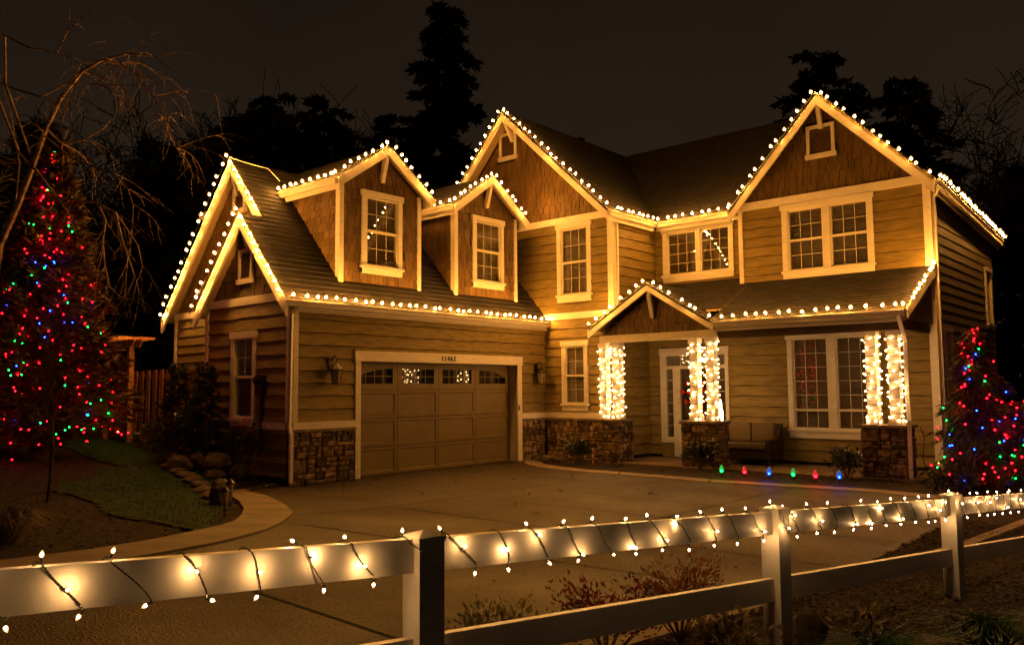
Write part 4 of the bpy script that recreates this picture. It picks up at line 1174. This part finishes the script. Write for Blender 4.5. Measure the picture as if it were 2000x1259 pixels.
# weeping conifer on the right
RB = Vector((10.05, 6.9, .03))
conifer("weeping_conifer", "weeping conifer with coloured lights at the house's right corner", RB, 2.75, .8, 120, 34, 'needlew', 2, size=(.10, .26), droop=.9, lift=.2, z0=.05, shape=.8, width=.2, cl=(.4, 1.5))
conifer("weeping_shrub", "broad weeping shrub with coloured lights at the right edge", (10.75, 7.35, .03), 1.5, .9, 100, 40, 'needlew', 3, cat="shrub", size=(.10, .26), droop=.6, lift=.3, z0=.1, shape=.45, width=.2)
S = thing("light_string", "red, green and blue mini lights over the weeping conifer on the right", "string lights", RB)
m = MB(); az = math.atan2(CAM.y - RB.y, CAM.x - RB.x)
tree_bulbs(S, RB, 2.75, .75, 75, 5, .06, .8, "rrrrrrrggbb", az, m, (.6, 1.35)); m.build("wire", 'wire', S)
S = thing("light_string", "red, green and blue mini lights over the broad shrub at the right edge", "string lights", (10.75, 7.35, .03))
m = MB(); tree_bulbs(S, (10.75, 7.35, .03), 1.5, .9, 60, 6, .1, .45, "rrrrrrrggbb", az, m, (.6, 1.1)); m.build("wire", 'wire', S)

# sapling and birch
bare("sapling", "slender bare sapling in front of the lit conifer on the left", (.56, -4.4, TL(.56, -4.4)), 3.4, 14, 'bark', .42, 3, .032, (2, 4), trunkf=.35, up=.5, minr=.003)
BT = [(-3.99, -3.92, -0.01), (-3.77, -4.0, 2.41), (-3.44, -3.93, 4.46), (-3.15, -3.75, 5.2), (-2.92, -3.62, 5.85), (-2.67, -3.49, 6.6), (-2.43, -3.34, 7.15), (-2.12, -3.12, 7.61), (-1.83, -2.89, 7.82), (-1.58, -2.67, 7.75), (-1.35, -2.44, 7.51), (-1.16, -2.24, 7.14), (-1.01, -2.06, 6.72), (-0.9, -1.91, 6.2)]
BB = [[(-4.28, -3.88, 3.0), (-3.92, -3.69, 4.55), (-3.73, -3.61, 5.32), (-3.63, -3.6, 6.09), (-3.69, -3.75, 6.95), (-3.81, -3.94, 7.73)],
      [(-2.92, -3.62, 6.0), (-2.6, -4.2, 7.2), (-2.04, -4.41, 7.84), (-1.72, -4.11, 7.62), (-1.39, -3.81, 7.53), (-1.23, -3.71, 7.92), (-1.19, -3.71, 8.27), (-1.19, -3.77, 8.79)],
      [(-3.1, -3.8, 6.2), (-2.84, -4.38, 7.34), (-2.51, -4.07, 7.11), (-2.18, -3.77, 6.98), (-1.82, -3.48, 7.2), (-1.41, -3.13, 7.19), (-1.07, -2.83, 7.16), (-0.67, -2.47, 7.14)],
      [(-2.72, -3.5, 6.6), (-2.69, -3.22, 6.37), (-2.4, -2.97, 6.42), (-2.07, -2.71, 6.65), (-1.99, -2.65, 6.79)],
      [(-2.9, -3.62, 5.87), (-2.42, -3.73, 5.73), (-2.18, -3.45, 5.24), (-1.91, -3.21, 5.17), (-1.64, -2.97, 5.13), (-1.41, -2.75, 4.96), (-1.26, -2.58, 4.64), (-1.14, -2.45, 4.37), (-1.1, -2.38, 4.0)],
      [(-1.64, -2.97, 5.13), (-1.45, -2.9, 4.8), (-1.51, -2.91, 4.44), (-1.5, -2.86, 3.99), (-1.46, -2.78, 3.63), (-1.33, -2.65, 3.45)],
      [(-2.68, -3.49, 6.55), (-2.5, -3.59, 6.39), (-2.15, -3.23, 5.98), (-1.81, -2.92, 5.79), (-1.57, -2.7, 5.69), (-1.41, -2.54, 5.42), (-1.36, -2.46, 5.14)],
      [(-1.41, -2.75, 4.96), (-1.16, -2.75, 4.51), (-1.08, -2.65, 4.15), (-1.02, -2.55, 3.8), (-1.12, -2.61, 3.48)],
      [(-2.92, -3.62, 5.85), (-3.12, -3.84, 6.23), (-3.32, -4.04, 6.42), (-3.53, -4.23, 6.51)], [(-1.83, -2.89, 7.82), (-1.47, -2.59, 7.93), (-1.12, -2.28, 7.88), (-0.85, -2.02, 7.6)]]
B_ = thing("weeping_birch", "bare weeping birch arching over the lit conifer at the left", "tree", BT[0])
m = MB(); n = len(BT); m.tube(BT, [.085 - .08 * (i / (n - 1)) ** .7 for i in range(n)], 7); m.build("trunk", 'bbark', B_)
m = MB(); rg = random.Random(21)
def twig(p, d, L, r, lev, drp):
    pts = [Vector(p)]; dd = Vector(d).normalized()
    for i in range(6):
        dd = (dd + Vector((rg.gauss(0, .14), rg.gauss(0, .14), rg.gauss(0, .1) - drp))).normalized(); pts.append(pts[-1] + dd * L / 6)
    m.tube(pts, [max(.0022, r * (1 - i / 7)) for i in range(7)], 3, False)
    if lev:
        for k in range(rg.randint(2, 4)):
            i = rg.randint(1, 5); twig(pts[i], dd + Vector((rg.gauss(0, .7), rg.gauss(0, .7), rg.gauss(0, .4))), L * rg.uniform(.4, .7), r * .55, lev - 1, drp)
for pl in BB:
    m.tube(pl, [.026 - .02 * i / (len(pl) - 1) for i in range(len(pl))], 5, False)
    for k in range(len(pl)):
        i = rg.randint(1, len(pl) - 1); d = Vector(pl[i]) - Vector(pl[i - 1])
        twig(pl[i], d.normalized() + Vector((rg.gauss(0, .6), rg.gauss(0, .6), rg.gauss(0, .5))), rg.uniform(.5, 1.1), .008, 1, .12)
for i in range(5, n):
    for k in range(4):
        twig(BT[i], Vector((rg.gauss(.5, .5), rg.gauss(.4, .5), rg.gauss(.1, .4))), rg.uniform(.7, 1.35), .009, 1, .2)
m.build("crown", 'bbark', B_)
bare("young_birch", "thin bare tree behind the lit conifer at the far left edge", (-5.2, -4.6, TL(-5.2, -4.6)), 8.5, 33, 'bbark', .5, 4, .07, (3, 5), up=.1, droop=.15, minr=.004)

# far trees
def far(u_pos, h, r, nb, ns, seed, label, size=(.45, 1.1), droop=.3, shape=.9, z0=.08, width=.35, name="fir_tree", cl=(.45, 1.25)):
    conifer(name, label, (u_pos[0], u_pos[1], -.2), h, r, int(nb * 1.1), ns * 4, 'needled', seed, size=size, droop=droop, z0=z0, shape=shape, bark='fbark', width=width, group="dark trees behind the house", cl=cl, whorl=int(h * 2.6))
far((-21.1, 24.7), 25.8, 3.5, 230, 34, 51, "tall narrow fir behind the garage roof, highest of the dark trees", cl=(.45, 1.2), shape=.42)
far((-15.2, 29.8), 17.3, 3.0, 90, 24, 52, "fir whose tip shows just over the middle gable's roof slope")
far((-3.6, 37.2), 21.8, 6.2, 190, 30, 53, "ragged fir rising behind the peak of the right gable", cl=(.35, 1.4), shape=.5)
far((1.1, 36.0), 18.4, 6.0, 190, 30, 54, "dark fir sloping down behind the right gable's outer rake", cl=(.4, 1.35), shape=.6)
far((-20.2, 6.9), 12.8, 3.8, 120, 26, 55, "dense dark evergreen left of the garage gables", shape=.5)
far((-18.4, 8.9), 13.0, 3.8, 120, 26, 56, "dark evergreen rising directly behind the left garage gables", shape=.4)
far((-23.8, 6.4), 9.5, 4.0, 110, 26, 57, "low dark evergreen behind the lit conifer", shape=.5)
far((-22.3, 13.0), 16.6, 4.6, 130, 26, 58, "dark evergreen between the garage gables and the left dormer", shape=.38)
far((-27.0, 20.5), 20.2, 5.8, 150, 26, 59, "broad dark evergreen behind the left dormer", shape=.38)
far((-24.9, 24.0), 19.6, 4.8, 150, 26, 60, "dark evergreen at the foot of the tall fir", shape=.4)
far((-29.2, 18.4), 20.2, 5.2, 140, 26, 63, "dark evergreen behind the gap between garage peaks and left dormer", shape=.38)
far((-19.6, 2.1), 12.5, 3.2, 110, 26, 61, "dark evergreen at the far left edge behind the birch", shape=.6)
far((6.8, 33.0), 12.0, 2.6, 90, 24, 62, "dark fir at the right edge beyond the house", shape=.8)
for i, (p, h, lab) in enumerate((((-26, 12.5), 16.2, "bare spreading tree against the sky left of the garage peaks"), ((-26, 17.8), 17.0, "bare gnarled tree against the sky above the garage roof"),
                                 ((-26.4, 22.7), 19.2, "bare crooked tree just left of the tall fir"), ((7.3, 37.5), 15, "tall bare tree against the sky at the upper right"), ((7.2, 25.7), 11.0, "thin bare tree beyond the right side of the house"),
                                 ((-23.5, 8.8), 13.8, "bare tree behind the weeping birch's branch tips"))):
    bare("bare_tree", lab, (p[0], p[1], -.2), h * 1.08, 70 + i, 'fbark', .6, 5, None, (4, 5), group="bare trees behind the house", minr=.022 if i != 4 else .01, up=.3, crk=.3)

# shrubs near the garage
def shrubz(x, y): return (x, y, TL(x, y))
conifer("upright_shrub", "dark upright shrub in front of the wooden fence", shrubz(-3.75, -.32), 1.95, .36, 90, 26, 'shrubn', 5, cat="shrub", size=(.06, .15), droop=.1, lift=.25, shape=.65, z0=.1, cl=(.5, 1.4))
conifer("upright_shrub", "dark upright shrub touching the tall garage window's left side", shrubz(-2.22, -.5), 2.05, .42, 90, 26, 'shrubn', 6, cat="shrub", size=(.06, .15), droop=.1, lift=.25, shape=.65, z0=.1, cl=(.5, 1.4))
def leafy(name, label, base, rx, rz, n, mat, seed, size=(.05, .10), stem='bark', cat="shrub", nst=9, width=.45, gap=.35):
    rg = random.Random(seed); b = Vector(base); t = thing(name, label, cat, b)
    m = MB(); ends = []
    for k in range(nst):
        a = rg.uniform(0, 2 * PI); R_ = rx * rg.uniform(.25, .8)
        e = b + Vector((math.cos(a) * R_, math.sin(a) * R_, rz * rg.uniform(.55, 1.0)))
        mid = (b + e) / 2 + Vector((rg.gauss(0, .05), rg.gauss(0, .05), rz * .1)); m.tube([b, mid, e], [.006, .004, .002], 4, False); ends += [e, mid.lerp(e, .6), mid.lerp(e, .25)]
    m.build("stems", stem, t); m = MB()
    for k in range(n):
        e = ends[rg.randrange(len(ends))]; p = e + Vector((rg.gauss(0, rx * gap * .6), rg.gauss(0, rx * gap * .6), rg.gauss(0, rz * .14)))
        if p.z < b.z + .03: continue
        d = (p - b - Vector((0, 0, rz * .3))).normalized() + Vector((rg.gauss(0, .5), rg.gauss(0, .5), rg.gauss(0, .4))); l = rg.uniform(*size); spray(m, p, d, l, l * width, rg)
    m.build("leaves", mat, t); return t
leafy("rhododendron", "low broad evergreen shrub with glossy leaves below the garage gable window", shrubz(-2.85, -.75), .75, .85, 1500, 'leafd', 1, (.07, .13), nst=16)
leafy("evergreen_shrub", "dark rounded shrub between the garage window and the downspout", shrubz(-.85, -.42), .45, .95, 800, 'leafd', 2, (.05, .10), nst=12)
leafy("spreading_shrub", "small spreading shrub at the foot of the door-side porch pier", (4.75, 6.95, .04), .42, .5, 900, 'leafd', 3, (.05, .10), nst=14)
leafy("spreading_shrub", "small rounded shrub at the left foot of the rightmost porch pier", (7.85, 6.85, .04), .38, .5, 900, 'leafd', 4, (.05, .10), nst=14)
leafy("spreading_shrub", "dark shrub against the stone base left of the leftmost pier", (1.85, 6.55, .04), .36, .5, 800, 'leafd', 5, (.05, .10), nst=14)
leafy("dry_perennial", "tan withered perennial beside the porch step", (2.75, 6.75, .04), .2, .26, 350, 'dryblade', 6, (.05, .12), nst=10)
leafy("garden_shrub", "yellow-green leafy plant behind the fence right of the nearest post", (10.50, -5.85, T(10.5, -5.85)), .28, .36, 1300, 'leafy', 7, (.022, .05), nst=16, width=.38)
leafy("garden_shrub", "crimson-leaved plant behind the middle of the nearer fence panel", (10.58, -5.02, T(10.5, -5.0)), .30, .40, 1300, 'leafr', 8, (.022, .045), nst=14, width=.38)
leafy("garden_shrub", "orange-leaved plant behind the fence left of the second post", (10.66, -4.32, T(10.5, -4.3)), .34, .46, 1700, 'leafo', 9, (.022, .05), nst=16, width=.38)
leafy("ground_shrub", "low tangled shrub at the base of the right-hand weeping conifer", (9.9, 6.2, .02), .55, .35, 600, 'needlew', 10, (.06, .12), nst=14)
leafy("ground_shrub", "thin low shrub on the mulch left of the second fence post", (11.05, -4.45, T(11, -4.4)), .28, .22, 260, 'dryblade', 11, (.03, .07), nst=12)
leafy("ground_shrub", "small low shrub on the mulch right of the second fence post", (11.45, -3.35, T(11.4, -3.3)), .26, .18, 220, 'dryblade', 13, (.03, .07), nst=10)
def tuft(label, base, r, h, n, mat, seed, name="grass_clump"):
    rg = random.Random(seed); b = Vector(base); m = MB()
    for k in range(n):
        a = rg.uniform(0, 2 * PI); R_ = r * rg.random() ** .7; p = b + Vector((math.cos(a) * R_ * .5, math.sin(a) * R_ * .5, -.01)); w = rg.uniform(.003, .006)
        q = p + Vector((math.cos(a) * R_ * .5, math.sin(a) * R_ * .5, h * rg.uniform(.6, 1))); e = q + Vector((math.cos(a) * R_ * .9, math.sin(a) * R_ * .9, -h * rg.uniform(0, .5)))
        s = Vector((-math.sin(a), math.cos(a), 0)) * w; i = len(m.v)
        m.v += [tuple(p - s), tuple(p + s), tuple(q + s), tuple(q - s), tuple(e)]; m.f += [(i, i + 1, i + 2, i + 3), (i + 3, i + 2, i + 4)]
    o = m.build(name, mat); tag(o, label, "grass clump")
tuft("dry ornamental grass clump at the far left behind the fence rail", shrubz(3.9, -6.0), .35, .35, 240, 'dryblade', 1)
tuft("small pale grass clump at the foot of the wooden fence", shrubz(-5.3, -.15), .25, .22, 130, 'dryblade', 2)
for i, (x, y, r, h, lab) in enumerate(((12.05, -2.75, .32, .16, "green grass clump at the lower right, nearest the third fence post"), (11.7, -3.75, .30, .15, "green grass clump on the mulch below the middle rail"), (11.35, -4.6, .26, .13, "small green grass clump at the bottom right of the second post"),
                                       (12.5, -2.1, .35, .14, "green grass clump at the far right of the mulch bed"), (12.3, -3.6, .35, .15, "green grass clump at the bottom right corner"))):
    tuft(lab, (x, y, T(x, y)), r, h, 260, 'blade', 20 + i)

# ------------------------------------------------------------------ rocks
def rock(name, label, c, sx, sy, sz, seed, rot=0., cat="boulder", group=None, mat='rock', flat=.25):
    rg = random.Random(seed); bm = bmesh.new(); bmesh.ops.create_icosphere(bm, subdivisions=2, radius=1)
    dirs = [(Vector((rg.gauss(0, 1), rg.gauss(0, 1), rg.gauss(0, 1))).normalized(), rg.uniform(.55, .9)) for _ in range(9)]
    for v in bm.verts:
        p = v.co
        for d, k in dirs:
            e = p.dot(d) - k
            if e > 0: p = p - d * e * .9
        p = p * rg.uniform(.96, 1.04); q = Vector((p.x * sx, p.y * sy, p.z * sz)); cc, ss = math.cos(rot), math.sin(rot)
        v.co = Vector((q.x * cc - q.y * ss, q.x * ss + q.y * cc, max(q.z, -sz * .6)))
    me = bpy.data.meshes.new(name); bm.to_mesh(me); bm.free(); me.materials.append(K[mat])
    o = link(name, me, (c[0], c[1], c[2])); tag(o, label, cat, group); return o
def rz_(x, y, d): return (x, y, TL(x, y) + d)
BO = [(-2.95, -.82, .10, .30, .2, .17, "small boulder left of the stacked rocks below the garage window"), (-2.5, -.95, .12, .33, .24, .18, "wide boulder below the glossy shrub"), (-1.95, -.80, .15, .22, .2, .27, "upright pointed boulder in the middle of the rock row"),
      (-1.95, -1.15, .12, .30, .26, .32, "large squat boulder in front of the upright one"), (-1.35, -.72, .2, .32, .24, .36, "large dark boulder right of the upright one"), (-.75, -.62, .15, .26, .22, .30, "dark boulder nearest the garage corner downspout"),
      (-.95, -.98, .06, .36, .24, .17, "flat dark boulder low in front of the rock row")]
for i, (x, y, d, a, b, c, lab) in enumerate(BO): rock("boulder", lab, rz_(x, y, d * .8), a * .85, b * .85, c * .8, 200 + i, .3 * i, group="boulders below the garage gable")
LS = [(-3.05, -1.0), (-2.3, -1.18), (-1.75, -1.33), (-1.2, -1.42), (-.7, -1.58), (-.15, -1.72), (.25, -1.86), (1.0, -2.15)]
ordn = ["first", "second", "third", "fourth", "fifth", "sixth", "seventh", "eighth"]
for i, (x, y) in enumerate(LS): rock("ledge_stone", "flat ledge stone edging the lawn, %s from the path" % ordn[len(LS) - 1 - i], rz_(x, y, .05), .33, .2, .07, 220 + i, -.45, "stone", "flat stones edging the lawn")
rock("boulder", "tall split rock standing behind the path light at the lawn corner", rz_(1.75, -2.42, .12), .2, .2, .30, 240, .4)
rock("boulder", "low flat boulder in the bed right of the garage door", (.85, 6.7, .08), .36, .2, .12, 241, .3)
rock("tree_stump", "dark squat stump beside the second fence post", (11.28, -3.78, T(11.2, -3.8) + .10), .13, .12, .17, 242, .3, "stump", None, 'bark')

# ------------------------------------------------------------------ wooden fence and arbor
WF = thing("board_fence", "cedar board fence between the lit conifer and the garage", "fence", (-5.5, .12, .5))
x = -3.25; i = 0; rg = random.Random(3)
while x > -9.6:
    z0 = TL(x, .1) + .03; front = i % 2 == 0; zt = 2.28 + rg.uniform(-.015, .015); y = .08 if front else .16; wd = .19
    m = MB(); m.prism(FY(y), [(x - wd, z0), (x, z0), (x, zt - .03), (x - .03, zt), (x - wd + .03, zt), (x - wd, zt - .03)], 0, .02); m.build("fence_board", 'cedar', WF)
    x -= wd - .025; i += 1
for z in (.75, 2.08): m = MB(); m.box((-9.7, .105, z), (-3.2, .135, z + .09)); m.build("fence_rail", 'cedar', WF)
WG = thing("board_fence", "cedar board fence glimpsed at the far right behind the weeping shrub", "fence", (12, 10.3, 0))
for i in range(18):
    x = 10.6 + i * .165; m = MB(); m.prism(FY(10.3), [(x, 0), (x + .15, 0), (x + .15, 1.62), (x + .12, 1.65), (x + .03, 1.65), (x, 1.62)], 0, .02); m.build("fence_board", 'cedar', WG)
for z in (.4, 1.35): m = MB(); m.box((10.6, 10.3, z), (13.6, 10.34, z + .09)); m.build("fence_rail", 'cedar', WG)
AR = thing("garden_arbor", "cedar arbor with crossbeams rising behind the wooden fence", "arbor", (-7.0, .2, .55))
for x in (-8.1, -6.75): m = MB(); m.box((x, -.1, .5), (x + .12, .02, 2.9)); m.build("post", 'cedar', AR)
for y in (-.16, .03): m = MB(); m.prism(FY(y), [(-8.9, 2.98), (-8.75, 2.85), (-6.35, 2.85), (-6.2, 2.98), (-6.2, 3.03), (-8.9, 3.03)], 0, .04); m.build("crossbeam", 'cedar', AR)
for k in range(7): x = -8.7 + k * .38; m = MB(); m.box((x, -.5, 3.031), (x + .045, .4, 3.10)); m.build("slat", 'cedar', AR)

# ------------------------------------------------------------------ porch furniture and small things
def lantern(label, y):
    L = thing("wall_lantern", label, "lantern", (0, y, 1.9)); f = FX(0)
    m = MB(); m.fbox(f, y - .06, y + .06, 2.18, 2.42, .035, .06); m.build("back_plate", 'metal', L)
    m = MB(); m.tube([(.06, y, 2.36), (.12, y, 2.44), (.2, y, 2.45), (.24, y, 2.38), (.22, y, 2.32)], .012, 6); m.tube([(.06, y, 2.25), (.16, y, 2.28), (.22, y, 2.34)], .009, 5); m.build("arm", 'metal', L)
    m = MB(); m.lathe([(.14, 2.17), (.145, 2.19), (.06, 2.27), (.02, 2.32)], (.22, y, 0), 6); m.build("lantern_roof", 'metal', L)
    m = MB(); m.lathe([(.07, 1.915), (.115, 2.168)], (.22, y, 0), 6); m.build("lantern_glass", 'lglass', L)
    m = MB()
    for k in range(6):
        a = 2 * PI * k / 6; o = Vector((1, 0, 0)).orthogonal()
        p = Vector((.22, y, 0)); ax = Vector((0, 0, 1)); u = ax.orthogonal().normalized(); v = ax.cross(u); d = u * math.cos(a) + v * math.sin(a)
        m.tube([p + d * .072 + Vector((0, 0, 1.91)), p + d * .118 + Vector((0, 0, 2.17))], .007, 4)
    m.lathe([(.075, 1.895), (.078, 1.914)], (.22, y, 0), 6); m.build("cage", 'metal', L)
lantern("dark wall lantern left of the garage door", .86); lantern("dark wall lantern right of the garage door", 7.22)

SO = thing("loveseat", "dark wicker loveseat with tan cushions on the porch", "loveseat", (5.05, 8.7, .056))
sx0, sx1, sy0, sy1 = 4.42, 5.72, 8.30, 9.02
def soft(name, a, b, r=.04):
    bm = bmesh.new(); bmesh.ops.create_cube(bm, size=1)
    for v in bm.verts: v.co = Vector((a[k] + (v.co[k] + .5) * (b[k] - a[k]) for k in range(3)))
    bmesh.ops.bevel(bm, geom=bm.edges[:], offset=r, segments=3, affect='EDGES', profile=.6)
    m = MB(); bm.verts.index_update(); m.v = [tuple(v.co) for v in bm.verts]; m.f = [tuple(v.index for v in f.verts) for f in bm.faces]; bm.free(); return m
soft("seat", (sx0 + .1, sy0 - .03, .40), (sx1 - .1, sy1 - .2, .54)).build("seat_cushion", 'cushion', SO, True)
mid = (sx0 + sx1) / 2
for a, b in ((sx0 + .1, mid - .006), (mid + .006, sx1 - .1)): soft("b", (a, sy1 - .24, .54), (b, sy1 - .08, .98), .05).build("back_cushion", 'cushion', SO, True)
m = MB(); m.box((sx0 + .05, sy0, .2), (sx1 - .05, sy1, .395)); m.build("seat_frame", 'wicker', SO)
m = MB(); m.box((sx0 + .05, sy1 - .07, .39), (sx1 - .05, sy1, .94)); m.build("backrest", 'wicker', SO)
for x in (sx0, sx1 - .09):
    m = MB(); m.prism(FX(x), [(sy0, .2), (sy1, .2), (sy1, .96), (sy1 - .12, .96), (sy1 - .25, .64), (sy0 - .02, .62), (sy0 - .03, .56)], 0, .09); m.build("armrest", 'wicker', SO)
for x in (sx0 + .02, sx1 - .08):
    for y in (sy0 + .02, sy1 - .08): m = MB(); m.box((x, y, .056), (x + .06, y + .06, .2)); m.build("leg", 'wicker', SO)

WR = thing("wreath", "green wreath with red ribbon hanging on the front door", "wreath", (3.5, YR - .02, 1.62))
m = MB(); rg = random.Random(8)
for k in range(420):
    a = rg.uniform(0, 2 * PI); R_ = .27 + rg.gauss(0, .04); p = Vector((3.5 + math.cos(a) * R_, YR + .02 - rg.uniform(0, .06), 1.62 + math.sin(a) * R_)); l = rg.uniform(.05, .1)
    spray(m, p, Vector((math.cos(a + .8), -.3, math.sin(a + .8))) + Vector((rg.gauss(0, .4), 0, rg.gauss(0, .4))), l, l * .4, rg)
m.build("ring", 'green', WR)
for k in range(7):
    a = k * .9 + .3; c = Vector((3.5 + math.cos(a) * .28, YR - .07, 1.62 + math.sin(a) * .28)); m = MB()
    for s in (-1, 1): m.prism(lambda u, z, d: (c.x + u, c.y - d, c.z + z), [(0, 0), (.11 * s, -.05), (.10 * s, .075)][::s], 0, .03)
    m.build("ribbon_bow", 'red', WR)
CD = thing("candle_lamp", "white glowing candle lamp on the pier beside the front door", "lamp", (4.84, 7.78, 1.046))
m = MB(); m.lathe([(.05, 1.046), (.05, 1.28)], (4.84, 7.78, 0), 12); m.build("body", 'candle', CD, True)
m = MB(); m.lathe([(.028, 1.281), (.032, 1.42), (.006, 1.52)], (4.84, 7.78, 0), 10); m.build("flame_tip", 'candle', CD, True)

SCOL = [("eg", "green"), ("er", "red"), ("eb", "blue"), ("eg", "green"), ("er", "red"), ("eb", "blue")]
SP = [(5.70, 6.05), (6.16, 6.10), (6.64, 6.13), (7.08, 6.20), (7.52, 6.15), (7.90, 6.28)]
shell = {}
for c, rgb in (("eg", (.02, .5, .08)), ("er", (.6, .02, .03)), ("eb", (.02, .12, .6))):
    mm, n_, l_, p_ = newmat("plastic_" + c); p_.inputs["Base Color"].default_value = (*rgb, 1); p_.inputs["Roughness"].default_value = .2
    p_.inputs["Emission Color"].default_value = (*rgb, 1); p_.inputs["Emission Strength"].default_value = .7; shell[c] = mm
side = ["first from the front door", "second from the front door", "left of the rightmost three", "fourth from the front door", "next to the last", "nearest the rightmost pier"]
for (c, cn), (x, y), sd in zip(SCOL, SP, side):
    L = thing("stake_light", "large %s bulb stake light in the porch bed, %s" % (cn, sd), "stake light", (x, y, .0), "coloured bulb stake lights")
    m = MB(); m.lathe([(.012, -.02), (.012, .06), (.032, .062), (.036, .10)], (x, y, 0), 8); m.build("stake", 'socket', L)
    m = MB(); m.lathe([(.030, .101), (.047, .135), (.048, .16), (.036, .205), (.017, .245), (.004, .26)], (x, y, 0), 12); m.build("bulb_shell", shell[c], L, True)
    m = MB(); m.lathe([(.012, .0), (.02, .012), (.012, .026)], (x + .02, y - .045, .13), 6); m.build("lamp", c, L, True)
SG = thing("garden_stake", "red and white striped stake with a small hanging sign in the porch bed", "garden stake", (2.25, 6.55, .02))
for k in range(8): m = MB(); m.tube([(2.25, 6.55, k * .07), (2.25, 6.55, (k + 1) * .07 - .0005)], .014, 8); m.build("pole_band", 'white' if k % 2 else 'red', SG)
m = MB(); m.box((2.12, 6.535, .42), (2.38, 6.555, .53)); m.build("sign_board", 'doorwood', SG)
for i, (x, y, lab) in enumerate(((3.05, -3.08, "small lantern path light at the inner bend of the path, nearer one"), (1.85, -2.3, "small path light behind the nearer one at the path bend"))):
    z = TL(x, y); L = thing("path_light", lab, "path light", (x, y, z), "path lights")
    m = MB(); m.tube([(x, y, z - .05), (x, y, z + .2)], .012, 6); m.build("stake", 'metal', L)
    m = MB(); m.lathe([(.03, .2), (.05, .32)], (x, y, z), 8); m.build("lens", 'lglass', L)
    m = MB(); m.lathe([(.065, .321), (.07, .335), (.03, .37), (.01, .39)], (x, y, z), 8); m.build("cap", 'metal', L)
m = MB(); m.tube([(8.93, 7.7, 1.0), (8.97, 7.8, .8), (8.94, 7.75, .45), (8.98, 7.8, .1), (9.0, 8.2, .07), (8.85, 8.6, .07), (8.7, 8.5, .07), (8.65, 8.75, .07), (8.85, 8.9, .07), (8.84, 9.1, .2)], .009, 6)
o = m.build("power_cord", 'wire'); tag(o, "dark power cord trailing from the rightmost pier to the house corner", "cord")

IB = Vector((6.2, YR + .26, .9))
S = thing("light_string", "red and green lights of an indoor tree glimpsed through the porch window's left blind", "string lights", IB)
m = MB(); rg = random.Random(77); pts = []; TI = {c: bulb_mesh("indoor_bulb", .012, .026, 'e' + c + '_in', 6) for c in "rg"}
for i in range(120):
    z = rg.uniform(1.35, 2.75); w_ = .12 + .22 * (2.8 - z) / 1.4; p = Vector((6.15 + rg.uniform(-1, 1) * w_, YR + rg.uniform(.10, .3), z)); pts.append(p)
    put_bulb(S, TI[rg.choice("rrrrg")], p, (rg.gauss(0, 1), -1, rg.gauss(0, 1)))
m.tube(sorted(pts, key=lambda p: p.z), .003, 3, False); m.build("wire", 'wire', S)
